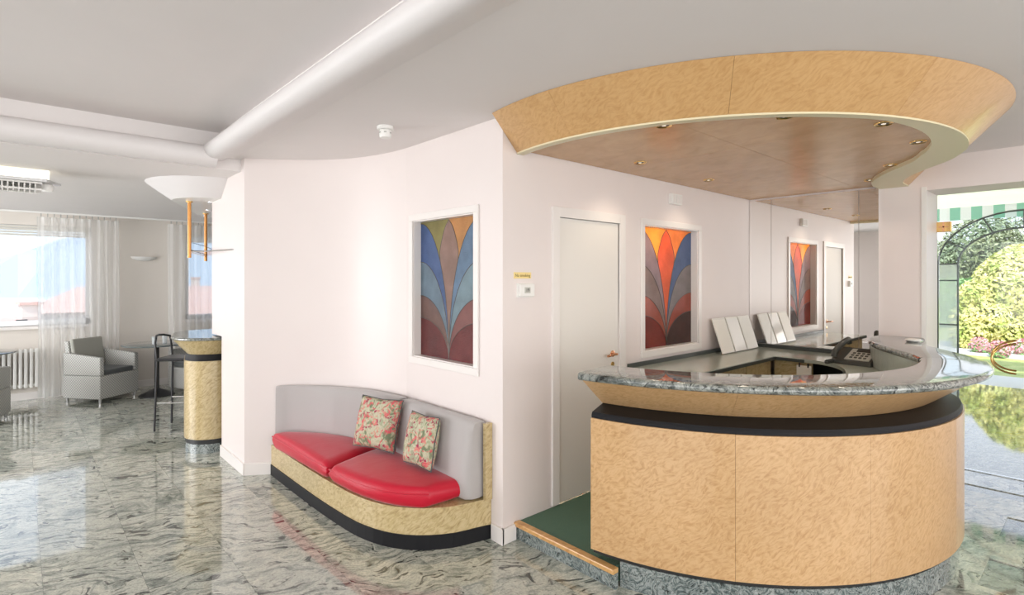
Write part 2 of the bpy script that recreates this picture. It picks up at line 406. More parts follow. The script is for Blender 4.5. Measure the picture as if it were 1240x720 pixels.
# ceilings
RX, RY = 1.24, 5.0
struct(MB().box(RX, -5.1, ZL, EX+.42, RY, ZL+.45).build('ceiling', M_ceil), 'smooth white ceiling over the reception side')
struct(MB().box(-5.1, -5.1, ZR, RX, RY, ZR+.25).build('ceiling_raised', M_ceil), 'raised white ceiling field framed by rounded mouldings')
m = MB(); m.box(-5.1, RY, ZF, 1.41, 10.25, ZL+.45); m.box(1.41, RY, ZL, EX+.42, 5.93, ZL+.45); m.box(1.41, 5.93, ZF, 6.1, 10.25, ZL+.45)
struct(m.build('ceiling_lounge', M_ceil))
# rounded mouldings
def roll(cx, cz, r, a0=-100, a1=180):
    return [(cx+r*math.cos(math.radians(a)), cz+r*math.sin(math.radians(a))) for a in range(0, 360, 15)]
m = MB()
pr = [(.14, ZL+.03), (.14, ZL-.002), (.09, ZL-.012), (.04, ZL-.03), (-.01, ZL-.043), (-.05, ZL-.038), (-.085, ZL-.015), (-.10, ZL+.02), (-.095, ZL+.055), (-.07, ZL+.085), (-.03, ZL+.10), (.04, ZL+.10), (.04, ZL+.03)]; n = len(pr)
vs = [(1.20+x, -5, z) for x, z in pr]+[(1.20+x, 4.93, z) for x, z in pr]
m.add(vs, [(i, (i+1) % n, n+(i+1) % n, n+i) for i in range(n)]+[tuple(range(n)), tuple(range(n, 2*n))])
m.lathe((1.20, 4.93, 0), [(0.001, ZL-.043), (.05, ZL-.038), (.085, ZL-.015), (.10, ZL+.02), (.095, ZL+.055), (.07, ZL+.085), (.001, ZL+.10)], 24, False)
struct(m.build('trim_1', M_roll, smooth=.6), 'fat rounded white ceiling moulding running towards the bench wall')
m = MB(); pr = roll(0, ZL-.015, .085); n = len(pr)
vs = [(-5, 4.95+x, z) for x, z in pr]+[(1.2, 4.95+x, z) for x, z in pr]
m.add(vs, [(i, (i+1) % n, n+(i+1) % n, n+i) for i in range(n)]+[tuple(range(n)), tuple(range(n, 2*n))])
struct(m.build('trim_2', M_roll, smooth=.6), 'rounded white moulding on the beam before the lounge')
# skirting boards
BH = .1
bb = [(1.392, 5.66), (1.392, 4.888), (1.405, 4.876)]
m = MB(); m.box(1.394, 4.885, 0, 1.41, 5.59, BH); struct(m.build('baseboard_corner', M_white, bevel=.003))
sub = [p for p in curve_path(curve, 1) if p[0] < 1.64]
m = MB(); m.sweep(sub, [(0, 0), (.016, 0), (.016, BH-.008), (.008, BH), (0, BH)]); struct(m.build('baseboard_curved', M_white))
m = MB(); m.box(WX-.016, DY-.016, 0, WX, 2.645, BH); m.box(WX-.016, DY-.016, 0, 2.335, DY, BH); struct(m.build('baseboard_door_side', M_white, bevel=.003))
m = MB(); m.box(.2, LY-.016, 0, 6, LY, BH); m.box(-5, LY-.016, 0, .2, LY, BH); struct(m.build('baseboard_lounge', M_white))

# lounge windows: frame, sill, shutter slats, pane
for k, (a, c) in enumerate(wins):
    m = MB()
    m.box(a, LY+.06, WZ0, c, LY+.12, WZ0+.07); m.box(a, LY+.06, WZ1-.05, c, LY+.12, WZ1); m.box(a, LY+.06, WZ0, a+.06, LY+.12, WZ1); m.box(c-.06, LY+.06, WZ0, c, LY+.12, WZ1)
    wf = struct(m.build('window_%d' % (k+1), M_sky_metal)); 
    MB().box(a+.06, LY+.085, WZ0+.07, c-.06, LY+.09, WZ1-.05).build('pane', M_glass, wf)
    MB().box(a-.04, LY-.05, WZ0-.04, c+.04, LY+.06, WZ0).build('window_sill', M_white, wf)
    for q in range(4):
        MB().box(a+.02, LY+.02, WZ1-.04-.035*q, c-.02, LY+.045, WZ1-.012-.035*q).build('shutter_slat', M_slat, wf)  # slats in one plain beige of their own
MB().box(-.02, LY+.05, WZ0+.075, .10, LY+.06, WZ0+.09).build('window_catch', M_metal_b, bpy.data.objects['window_1'])

# platform behind the counter
C0 = (3.9, 2.15)
def ring_pt(th, R): a = math.radians(th); return (C0[0]+R*math.cos(a), C0[1]+R*math.sin(a))
TE = 285
def counter_path(th0, R=1.7, xend=EX-.002, y0=None, step=3):
    out = []; ths = []
    t = th0
    while t < TE: ths.append(t); t += step
    ths.append(TE)
    for t in ths:
        a = math.radians(t); out.append([C0[0]+R*math.cos(a), C0[1]+R*math.sin(a), math.cos(a), math.sin(a)])
    if y0 is not None: out[0][2], out[0][3] = math.cos(math.radians(th0))+math.sin(math.radians(th0))**2/math.cos(math.radians(th0)), 0
    tail = [(4.60, .725), (4.90, .93), (5.18, 1.09), (5.42, 1.165), (xend, 1.175)]
    tp = spline([(out[-2][0], out[-2][1], 0), (out[-1][0], out[-1][1], 0)]+[(x-.2*(R-1.6), y-(R-1.6), 0) if x < xend else (x, y-(R-1.6), 0) for x, y in tail], 4)[5:]
    for k, p in enumerate(tp):
        q = tp[k-1] if k else Vector((out[-1][0], out[-1][1], 0)); n2 = tp[k+1] if k < len(tp)-1 else p
        t_ = (n2-q).normalized(); nx, ny = t_.y, -t_.x
        if k == len(tp)-1: nx, ny = 0, -1
        out.append([p.x, p.y, nx, ny])
    s = [0]
    for i in range(1, len(out)): s.append(s[-1]+math.hypot(out[i][0]-out[i-1][0], out[i][1]-out[i-1][1]))
    return [(*o_, s[i]/s[-1]) for i, o_ in enumerate(out)]
arc = [(p[0]+p[2]*-.3, p[1]+p[3]*-.3) for p in counter_path(197)]
plat = thing('reception_platform', 'low carpeted platform with orange wooden nosing at its step, behind the counter', 'platform')
MB().prism([(2.37, DY-.001), (2.37, 1.80)]+arc+[(EX-.001, DY-.001)], .02, .105).build('carpet', M_carpet, plat)
MB().box(2.325, 1.77, .085, 2.372, DY-.002, .112).build('nosing', M_nosing, plat, bevel=.004)
for k in range(2): MB().box(2.345, 1.772+.388*k, 0, 2.370, 2.157+.388*k, .084).build('riser_slab', M_plinth, plat)

# ================================================================== RECEPTION COUNTER
rc = thing('reception_counter', 'curved reception counter of figured maple with flared granite top and black band', 'counter')
pathC = counter_path(188)
def rounded_edge(o0, o1, z0, z1):
    r = (z1-z0)/2; pts = []
    for a in range(-90, 91, 18): pts.append((o0-r+r*math.cos(math.radians(a)), z0+r+r*math.sin(math.radians(a))))
    for a in range(90, 271, 30): pts.append((o1+r+r*math.cos(math.radians(a)), z0+r+r*math.sin(math.radians(a))))
    return pts
MB().sweep(pathC, rounded_edge(.012, -.335, 1.108, 1.15)).build('counter_top', M_top, rc, smooth=.5)
def segs(path, cuts):
    n_ = len(path)-1; out = []
    idx = [round(c*n_) for c in cuts]
    for a, c in zip(idx[:-1], idx[1:]):
        s = [list(p) for p in path[a:c+1]]
        # open a hairline joint
        if a: 
            dx, dy = s[1][0]-s[0][0], s[1][1]-s[0][1]; l = math.hypot(dx, dy); s[0][0] += dx/l*.0012; s[0][1] += dy/l*.0012
        out.append(s)
    return out
cuts = [0, .17, .33, .5, .66, .83, 1]
for s in segs(pathC, cuts): MB().sweep(s, [(-.03, 1.107), (-.245, .945), (-.31, .945), (-.31, 1.107)]).build('flared_panel', M_maple, rc, smooth=.4)
MB().sweep(pathC, [(-.25, .944), (-.135, .915), (-.128, .90), (-.128, .885), (-.31, .885), (-.31, .944)]).build('black_band', M_black, rc, smooth=.4)
for s in segs(pathC, cuts): MB().sweep(s, [(-.12, .884), (-.12, .165), (-.20, .165), (-.20, .884)]).build('body_panel', M_maple, rc, smooth=.4)
MB().sweep(pathC, [(-.15, .163), (-.15, .135), (-.2, .135), (-.2, .163)]).build('toe_strip', M_matte, rc)
pathP = counter_path(194)
for s in segs(pathP, [0, .1, .22, .34, .46, .58, .7, .82, 1]): MB().sweep(s, [(-.145, .134), (-.145, 0), (-.2, 0), (-.2, .134)]).build('plinth_slab', M_plinth, rc, smooth=.4)
MB().sweep(pathC, [(-.205, .884), (-.205, .11), (-.30, .11), (-.30, .884)]).build('inner_panel', M_maple_s, rc)
MB().sweep(pathC, [(-.3105, .951), (-.3105, 1.106), (-.322, 1.106), (-.322, .951)]).build('inner_upstand', M_work, rc)

# desk-height worktop
outer = [(p[0]+p[2]*-.313, p[1]+p[3]*-.313) for p in counter_path(189)]
outer[-1] = (EX-.004, outer[-1][1])
inner = [ring_pt(t, 1.0) for t in range(300, 188, -4)]
fil = spline([(5.06, 1.80), (5.03, 1.66), (4.93, 1.52), (4.72, 1.39), inner[0]], 5)
wt = outer+[(EX-.03, DY-.004), (3.52, DY-.004), (3.52, 2.05), (5.06, 2.05)]+[(p.x, p.y) for p in fil[:-1]]+inner
work = thing('worktop', 'green-grey laminate worktop running along the wall and inside the counter', 'worktop')
MB().prism(wt, .922, .95).build('slab', M_work, work)
MB().box(3.52, DY-.018, .951, EX-.04, DY-.004, .985).build('backsplash', M_workedge, work)
e = [(5.06, 2.05), (3.52, 2.05)]
MB().box(3.52, 2.044, .918, 5.06, 2.05, .945).build('edge_strip', M_workedge, work)
MB().box(5.054, 1.80, .918, 5.06, 2.05, .945).build('edge_strip', M_workedge, work)
# base cabinets under the worktop
for k in range(3):
    cab = thing('base_cabinet', ('base cabinet below the worktop, first from the white door', 'base cabinet below the worktop, middle of the three by the wall', 'base cabinet below the worktop, below the leaning white cards')[k], 'cabinet', 'maple cabinets under the worktop')
    x0 = 3.56+.5*k
    MB().box(x0, 2.10, .112, x0+.496, DY-.01, .917).build('body', M_maple_s, cab)
    MB().box(x0+.004, 2.082, .12, x0+.492, 2.099, .912).build('door', M_bench, cab, bevel=.002)
sh = thing('shelf_unit', 'dark green open shelf unit below the mirror side of the worktop', 'shelf unit')
MB().box(5.10, 1.75, .112, 5.12, 2.07, .917).build('side', M_bench, sh)
MB().box(5.12, 1.66, .45, 5.6, 2.05, .47).build('shelf', M_workedge, sh)
MB().box(5.12, 1.66, .112, 5.6, 2.05, .13).build('bottom', M_workedge, sh)
MB().box(5.58, 1.66, .13, 5.6, 2.05, .917).build('back', M_workedge, sh)
nt_ = thing('notepad', 'white notepad held by two black clips under the worktop edge', 'notepad')
MB().box(5.048, 1.74, .79, 5.052, 1.86, .895).build('sheet', M_paper, nt_)
for y in (1.76, 1.83): MB().box(5.044, y, .88, 5.056, y+.012, .915).build('clip', M_matte, nt_)

# mirror panels between worktop and canopy
ZS = 2.45
mw = thing('wall_mirror', 'tall wall mirror of three sheets above the worktop, reflecting the door', 'mirror')
for (y0, y1, z0, z1, rot) in ((2.325, DY-.004, .99, ZS, 0), (1.55, 2.321, .99, ZS, 0), (1.395, 1.546, .99, ZS, 0)):
    MB().box(EX-.012, y0, z0, EX-.001, y1, z1).build('mirror_sheet', M_mirror, mw)
MB().box(EX-.03, 1.395, .951, EX-.001, DY-.03, .985).build('ledge', M_workedge, mw)

# leaning white cards, three
M_cards = [mat('card_cream', (.80, .77, .70), .3), mat('card_glossy', (.84, .83, .80), .06, coat=.8), mat('card_satin', (.80, .79, .74), .2)]
for k in range(3):
    c = thing('display_card', ('glossy white card leaning on the wall, nearest the stained glass window', 'glossy white card leaning on the wall, middle of the three', 'glossy white card leaning on the wall, nearest the mirror')[k], 'card', 'white cards leaning above the worktop', (4.79+.255*k, 2.40, .951), 0)
    mb = MB(); mb.obox((.12, .06, .165), (1, 0, 0), (0, .95, -.32), (0, .32, .95), .118, .004, .168); mb.build('panel', M_paper, c)
    mb = MB(); mb.obox((.12, .0546, .1625), (1, 0, 0), (0, .95, -.32), (0, .32, .95), .108, .0012, .155); mb.build('gloss_sheet', M_cards[k], c)

# telephone on the desk
ph = thing('desk_telephone', 'charcoal and silver desk telephone with handset on the curved worktop', 'telephone', None, (5.10, 1.42, .951), math.radians(-98)); ph.scale = (1.15, 1.15, 1.15)
mb = MB(); mb.add([(-.14, -.10, 0), (.14, -.10, 0), (.14, .10, 0), (-.14, .10, 0), (-.13, -.09, .025), (.13, -.09, .025), (.13, .09, .105), (-.13, .09, .105)], [(3, 2, 1, 0), (4, 5, 6, 7), (0, 1, 5, 4), (1, 2, 6, 5), (2, 3, 7, 6), (3, 0, 4, 7)]); mb.build('base', M_phone, ph, bevel=.005)
mb = MB(); mb.obox((.035, -.005, .064), (1, 0, 0), (0, .914, .406), (0, -.406, .914), .080, .075, .004); mb.build('silver_panel', M_phone2, ph)
for i in range(4):
    for j in range(3):
        mb = MB(); mb.obox((-.01+.03*i, -.05+.028*j, .0495+.0124*j), (1, 0, 0), (0, .914, .406), (0, -.406, .914), .009, .007, .003); mb.build('key', M_phone, ph)
mb = MB(); mb.obox((.045, .042, .0905), (1, 0, 0), (0, .914, .406), (0, -.406, .914), .05, .018, .004); mb.build('display', M_matte, ph)
mb = MB(); mb.tube([(-.095, -.11, .05), (-.095, -.10, .085), (-.095, -.04, .112), (-.095, .04, .145), (-.095, .10, .158), (-.095, .115, .13)], .021, 10); mb.build('handset', M_phone, ph, smooth=.8)
mb = MB(); mb.tube([(-.095+.013*math.cos(t*.9), -.12-.10*t/40, .02+.013*math.sin(t*.9)) for t in range(0, 41)], .004, 5); mb.build('cord', M_phone, ph, smooth=1)
cc = MB().tube([(5.20+.045*math.cos(t*.5)+.004*t*.3, 1.20+.05*math.sin(t*.5), .958+.0016*t) for t in range(0, 40)], .006, 5).build('cable_coil', M_phone, None, smooth=1); tag(cc, 'black coiled cable lying behind the desk telephone', 'cable')
ds = MB().lathe((5.24, 1.06, 1.151), [(.04, 0), (.055, .012), (.05, .022), (.02, .026)], 20).build('small_dish', M_plastic, None, smooth=.8); tag(ds, 'small white dish at the far right end of the counter', 'dish')

# ================================================================== CANOPY
ca = thing('ceiling_canopy', 'large semicircular maple canopy with sloped rim hanging over the reception', 'canopy')
th0 = 180-math.degrees(math.asin((DY-.003-C0[1])/1.6))
pathK = counter_path(th0, 1.6, y0=True)
for s in segs(pathK, [0, .1, .27, .44, .62, .8, 1]):
    MB().sweep(s, [(.20, ZL-.002), (0, 2.45), (-.035, 2.45), (-.035, ZL-.002)]).build('rim_panel', M_maple_s, ca, smooth=.4)
MB().sweep(pathK, lambda t: [(-.0005, 2.4495), (-.0005, 2.440), (-.055-.16*max(0, min(1, (t-.45)/.25)), 2.440), (-.055-.16*max(0, min(1, (t-.45)/.25)), 2.475), (-.04, 2.475)]).build('lip', M_lip, ca, smooth=.4)
sp = [(p[0]+p[2]*-.045, p[1]+p[3]*-.045) for p in pathK]
# soffit veneer sheets: split at straight joints
full = sp+[(EX-.004, DY-.003)]
def clip(poly, axis, lo, hi):
    def cl(poly, a, v, keep):
        out = []
        for i in range(len(poly)):
            p, q = poly[i-1], poly[i]; ip, iq = keep(p[a], v), keep(q[a], v)
            if ip != iq: t = (v-p[a])/(q[a]-p[a]); out.append((p[0]+(q[0]-p[0])*t, p[1]+(q[1]-p[1])*t))
            if iq: out.append(q)
        return out
    poly = cl(poly, axis, lo, lambda x, v: x >= v); return cl(poly, axis, hi, lambda x, v: x <= v) if poly else poly
for (a, c) in ((2.2, 3.35), (3.352, 4.5), (4.502, 5.7)):
    pl = clip(full, 0, a, c)
    for (y0, y1) in ((.3, 1.55), (1.552, 2.6)):
        q = clip(pl, 1, y0, y1)
        if len(q) > 2: MB().prism(q, 2.468, 2.476).build('soffit_panel', M_soffit, ca)
# recessed downlights
def px(x, y, z):
    d = (z-H)*660/(337-y); r = (x-620)/660*d; return (.672*d+.741*r, .741*d-.672*r)
DLP = [(804, 152, 'row nearest the rim, leftmost'), (950, 141, 'row nearest the rim, above the counter middle'), (1070, 150, 'row nearest the rim, right of the middle'),
       (1112, 172, 'on the right where rim curls in'), (1078, 200, 'by the curled lip, second from the mirror'), (1053, 218, 'by the curled lip, nearest the mirror'),
       (775, 197, 'by the door wall, nearest the door'), (858, 218, 'by the door wall, above the stained glass')]
for (x, y, w_) in DLP:
    p = px(x, y, 2.466)
    d = thing('recessed_downlight', 'small round recessed downlight in the canopy soffit, '+w_, 'downlight', 'downlights in the canopy', (p[0], p[1], 2.4675))
    MB().lathe((0, 0, 0), [(.026, .0), (.036, -.001), (.042, -.005), (.045, -.001), (.045, 0)], 20, False).build('trim_ring', M_brass, d, smooth=.8)
    MB().lathe((0, 0, 0), [(.026, -.0012), (.001, -.0012)], 20, False).build('dark_cup', M_matte, d)
    MB().lathe((0, 0, 0), [(.001, -.004), (.010, -.003), (.012, -.0013)], 12, False).build('bulb', M_bulb, d)
    l = bpy.data.lights.new('spot', 'SPOT'); l.energy = 7; l.spot_size = 2.2; l.spot_blend = .8; l.color = (1, .85, .66); l.shadow_soft_size = .04
    lo = bpy.data.objects.new('downlight_beam', l); lo.location = (p[0], p[1], 2.455); COL.objects.link(lo)

# ================================================================== DOOR, STAINED GLASS, WALL ITEMS
dr = MB().box(DX0+.0015, DY+.006, .109, DX1-.0015, DY+.05, DZ1-.0015).build('door_1', M_door, None, bevel=.002); struct(dr, 'plain white flush door with copper lever handle')
m = MB()
for (x0, x1, z0, z1) in ((DX0-.07, DX0, .112, DZ1+.07), (DX1, DX1+.07, .112, DZ1+.07), (DX0, DX1, DZ1, DZ1+.07)): m.box(x0, DY-.014, z0, x1, DY+.03, z1)
m.build('door_casing', M_white, dr, bevel=.003)
hx = DX1-.075
h = MB(); h.lathe((0, 0, 0), [(.024, 0), (.024, .006), (.009, .010), (.009, .045)], 16); 
h.v = [(hx+x, DY+.006-z, 1.08+y) for x, y, z in h.v]
hd = h.build('handle_rose', M_copper, dr, smooth=.6)
MB().tube([(hx, DY-.039, 1.08), (hx-.03, DY-.044, 1.082), (hx-.075, DY-.042, 1.078), (hx-.11, DY-.036, 1.074)], .009, 8).build('lever', M_copper, hd, smooth=.9)
h = MB(); h.lathe((0, 0, 0), [(.019, 0), (.019, .005), (.004, .006)], 16); h.v = [(hx+x, DY+.006-z, 1.0+y) for x, y, z in h.v]; h.build('keyhole_plate', M_brass, dr)

def came_curve(V, n=14): return [(.5*math.cos(a), V*math.sin(a)) for a in [PI/2*i/n for i in range(n+1)]]
def stained_window(idx, origin, ux, nrm, wd, ht, cols, label):
    """origin: bottom left as seen from the front; ux: direction to the right; nrm: towards the viewer"""
    ux, nrm = Vector(ux), Vector(nrm); uz = Vector((0, 0, 1)); O = Vector(origin)
    root = struct(thing('window_%d' % idx, label, 'window')); del root['category']
    def at(u, v, d=0): return O+ux*(u*wd)+uz*(v*ht)+nrm*d
    m_ = MB()
    fw = .05
    def bar(u0, v0, u1, v1, d0, d1):
        vs = [O+ux*u+uz*v+nrm*d for d in (d0, d1) for (u, v) in ((u0, v0), (u1, v0), (u1, v1), (u0, v1))]
        return MB().add(vs, [(0, 1, 2, 3), (7, 6, 5, 4), (0, 4, 5, 1), (1, 5, 6, 2), (2, 6, 7, 3), (3, 7, 4, 0)])
    for a in ((-fw, -fw, wd+fw, 0), (-fw, ht, wd+fw, ht+fw), (-fw, 0, 0, ht), (wd, 0, wd+fw, ht)):
        bar(*a, -.0, .014).build('frame', M_white, root, bevel=.003)
    for a in ((0, 0, wd, .008), (0, ht-.008, wd, ht), (0, .008, .008, ht-.008), (wd-.008, .008, wd, ht-.008)):
        bar(*a, -.10, 0).build('reveal', M_white, root)
    V5, V4, V3, V2 = .285, .45, .70, .985
    f0 = .012
    def C(V): return [(x, f0+y*(V-f0)/V) for x, y in came_curve(V)]
    c5, c4, c3, c2 = C(V5), C(V4), C(V3), C(V2)
    k = min(range(len(c2)), key=lambda i: abs(c2[i][1]-.70)); split = c2[k]
    lens = [split, (split[0]-.002, .78), (.40, .88), (.44, .94), (.5, .988)]
    lens = [(p.x, p.y) for p in spline([(a, c, 0) for a, c in lens], 4)]
    half = [ [(0, 0)]+[(.5, 0)]+c5, c5+c4[::-1], c4+c3[::-1], c3+c2[::-1], c2[k:]+[(0, 1), (.5, 1)]+lens[::-1][:-1] ]
    def mirror(p): return [(1-x, y) for x, y in p]
    regs = [(h_, 0) for h_ in half]+[(mirror(h_), 1) for h_ in half]
    centre = c2[:k]+lens+mirror(lens)[::-1][1:]+mirror(c2[1:k])[::-1]
    def pane(poly, colour, nm='glass_piece'):
        cl = []
        for p in poly:
            if not cl or math.hypot(p[0]-cl[-1][0], p[1]-cl[-1][1]) > 1e-4: cl.append(p)
        if math.hypot(cl[0][0]-cl[-1][0], cl[0][1]-cl[-1][1]) < 1e-4: cl.pop()
        vs = [at(u, v, -.062) for u, v in cl]+[at(u, v, -.066) for u, v in cl]; n_ = len(cl)
        g = MB().add(vs, [tuple(range(n_)), tuple(range(n_, 2*n_))[::-1]]+[(i, n_+i, n_+(i+1) % n_, (i+1) % n_) for i in range(n_)])
        return g.build(nm, stained('stained_%d' % len(bpy.data.materials), colour), root)
    for i, (r_, s_) in enumerate(regs): pane(r_, cols[s_][i % 5])
    pane(centre, cols[2])
    for c_ in (c5, c4, c3, c2, lens):
        for q in (c_, mirror(c_)):
            MB().tube([at(u, v, -.062) for u, v in q], .0028, 5).build('lead_came', M_lead, root, smooth=1)
    return root
S1 = [[(.22, .05, .05), (.26, .16, .14), (.24, .33, .42), (.12, .20, .42), (.36, .33, .13)],
      [(.26, .06, .06), (.36, .17, .16), (.30, .42, .50), (.22, .34, .50), (.66, .40, .17)], (.42, .30, .26)]
S2 = [[(.30, .05, .03), (.45, .14, .09), (.34, .26, .25), (.38, .30, .34), (.85, .45, .10)],
      [(.10, .04, .03), (.42, .12, .08), (.30, .27, .28), (.14, .20, .36), (.80, .36, .10)], (.70, .20, .08)]
stained_window(3, (WX, GY1, GZ0), (0, -1, 0), (-1, 0, 0), GY1-GY0, GZ1-GZ0, S1, 'stained glass window with blue petals above the bench')
stained_window(4, (SX0, DY, GZ0), (1, 0, 0), (0, -1, 0), SX1-SX0, GZ1-GZ0, S2, 'stained glass window with glowing orange top above the worktop')
# lamp in the room behind the stained glass
l = bpy.data.lights.new('lamp', 'POINT'); l.energy = 42; l.color = (1, .78, .42); l.shadow_soft_size = .10
lo = bpy.data.objects.new('back_room_lamp', l); lo.location = (3.95, 2.98, 2.12); COL.objects.link(lo)
l = bpy.data.lights.new('lamp', 'POINT'); l.energy = 42; l.color = (1, .93, .85); l.shadow_soft_size = .25
lo = bpy.data.objects.new('back_room_lamp', l); lo.location = (3.6, 4.3, 2.3); COL.objects.link(lo)

def text(body, size, loc, rot, m_, name, parent):
    cu = bpy.data.curves.new(name, 'FONT'); cu.body = body; cu.size = size; cu.extrude = .0006; cu.align_x = 'CENTER'; cu.align_y = 'CENTER'
    ob = bpy.data.objects.new(name, cu); ob.location = loc; ob.rotation_euler = rot; COL.objects.link(ob)
    dg = bpy.context.evaluated_depsgraph_get(); me = bpy.data.meshes.new_from_object(ob.evaluated_get(dg)); me.materials.clear(); me.materials.append(m_)
    bpy.data.objects.remove(ob); o2 = bpy.data.objects.new(name, me); o2.location = loc; o2.rotation_euler = rot; COL.objects.link(o2)
    if parent: o2.parent = parent
    return o2
sg = thing('no_smoking_sign', 'small yellow sign reading No smoking beside the white door', 'sign')
MB().box(2.325, DY-.004, 1.650, 2.475, DY, 1.690).build('plate', mat('yellow_plate', (.88, .70, .30), .4), sg)
text('No smoking', .027, (2.40, DY-.0045, 1.669), (PI/2, 0, 0), mat('sign_ink', (.22, .15, .03), .5), 'lettering', sg)
thm = thing('thermostat', 'white wall thermostat with small dark display under the yellow sign', 'thermostat')
MB().box(2.355, DY-.028, 1.535, 2.485, DY, 1.615).build('housing', M_plastic, thm, bevel=.004)
MB().box(2.395, DY-.0295, 1.556, 2.445, DY-.028, 1.594).build('display', mat('lcd_grey', (.55, .55, .5), .3), thm)
text('19', .032, (2.42, DY-.0305, 1.574), (PI/2, 0, 0), M_matte, 'digits', thm)
MB().box(2.35, DY-.006, 1.53, 2.49, DY, 1.62).build('back_plate', M_plastic, thm)
bx = thing('wall_speaker_box', 'small white box with a ribbed front high on the wall above the stained glass', 'box')
MB().box(4.11, DY-.035, 2.285, 4.28, DY, 2.375).build('housing', M_plastic, bx, bevel=.004)
for k in range(3): MB().box(4.13+.05*k, DY-.039, 2.297, 4.165+.05*k, DY-.0355, 2.363).build('flap', M_white, bx)
sd = thing('smoke_detector', 'white cylindrical detector on the ceiling before the curved wall', 'detector', None, (1.81, 3.25, ZL))
MB().lathe((0, 0, 0), [(.055, -.001), (.055, -.02), (.05, -.025)], 24).build('base', M_plastic, sd, smooth=.6)
MB().lathe((0, 0, 0), [(.038, -.026), (.04, -.06), (.036, -.075), (.03, -.078)], 24).build('body', M_plastic, sd, smooth=.6)
for k in range(6):
    a = k*PI/3; MB().obox((.0395*math.cos(a), .0395*math.sin(a), -.045), (math.cos(a), math.sin(a), 0), (-math.sin(a), math.cos(a), 0), (0, 0, 1), .002, .008, .004).build('vent', M_phone2, sd)

# ================================================================== BENCH
bn = thing('wall_bench', 'curved built-in bench with grey back, red seat cushions, maple base and black toe', 'bench')
backp = [(WX, 2.66), (WX, 3.2), (WX, 3.68)]
bk = [(WX, 2.66+(3.68-2.66)*i/10) for i in range(10)]+[p for p in curve if p[0] > 1.60]
frontk = [(p.x, p.y) for p in spline([(2.20, 2.66), (1.94, 2.735), (1.73, 2.92), (1.62, 3.20), (1.585, 3.6), (1.575, 4.1), (1.575, 4.76)], 8)]
def resample(pts, n_):
    s = [0]
    for i in range(1, len(pts)): s.append(s[-1]+math.dist(pts[i], pts[i-1]))
    out = []
    for k in range(n_+1):
        t = s[-1]*k/n_; i = max(j for j in range(len(s)) if s[j] <= t+1e-9); i = min(i, len(pts)-2)
        q = (t-s[i])/(s[i+1]-s[i]); out.append((pts[i][0]+(pts[i+1][0]-pts[i][0])*q, pts[i][1]+(pts[i+1][1]-pts[i][1])*q))
    return out
def bench_poly(inset):
    fp = resample(frontk, 30); cpth = curve_path(fp, 1)
    f = [(x-nx*inset, y-ny*inset) for x, y, nx, ny, t in cpth]
    # normals of frontk point away from wall when side=1 -> flip check
    return f
fp = resample(frontk, 32)
def off(pts, d):   # d>0 towards the wall
    out = []
    for (x, y, nx, ny, t) in curve_path(pts, 1):
        out.append((x-nx*d, y-ny*d))
    return out
b0 = resample(bk, 32); b0i = [(x-.003*(1), y) for x, y in b0]
def clampy(ps, lo): return [(x, max(y, lo)) for x, y in ps]
toe = clampy(off(fp, .0), 2.652); MB().prism(toe+[(min(x, 2.23), y-.004) for x, y in b0][::-1], 0, .088).build('toe_board', M_black, bn)
body = clampy(off(fp, .006), 2.655); MB().prism(body+[(min(x, 2.23), y-.004) for x, y in b0][::-1], .0885, .252).build('base', M_bench, bn)
# end panel of the back
ep = MB(); ep.add([(2.2295, 2.645, .2525), (2.18, 2.645, .2525), (2.18, 2.645, .735), (2.2295, 2.645, .735), (2.2295, 2.675, .2525), (2.18, 2.675, .2525), (2.18, 2.675, .735), (2.2295, 2.675, .735)], [(0, 1, 2, 3), (7, 6, 5, 4), (0, 4, 5, 1), (1, 5, 6, 2), (2, 6, 7, 3), (3, 7, 4, 0)]); ep.build('end_panel', M_bench, bn)
# back cushions follow the wall
bpath = curve_path(resample(bk, 60), 1)
def back_cushion(i0, i1):
    seg = bpath[i0:i1+1]; n_ = len(seg)-1; mb_ = MB(); K = 20; vs = []; fs = []
    for i, (x, y, nx, ny, t) in enumerate(seg):
        q = i/n_; edge = min(1, (1-abs(2*q-1)**14))
        edge = max(.0, edge)**.5
        tp = 1 if t < .75 else max(.3, 1-(t-.75)/.25*.85)
        for k in range(K):
            a = 2*PI*k/K; ca_, sa_ = math.cos(a), math.sin(a)
            ux_ = math.copysign(abs(ca_)**.45, ca_); uz_ = math.copysign(abs(sa_)**.3, sa_)
            zc = .502+uz_*.248*(.97+.03*edge)
            th = (.185-.05*((zc-.255)/.495))*tp*(.8+.2*edge)
            vs.append((x+nx*(.006+th*(ux_*.5+.5)), y+ny*(.006+th*(ux_*.5+.5)), zc))
    for i in range(n_):
        for k in range(K): fs.append((i*K+k, i*K+(k+1) % K, (i+1)*K+(k+1) % K, (i+1)*K+k))
    fs.append(tuple(range(K))[::-1]); fs.append(tuple(range(n_*K, (n_+1)*K)))
    mb_.add(vs, fs); mb_.build('back_cushion', M_grey, bn, smooth=1.0)
back_cushion(1, 24); back_cushion(25, 60)
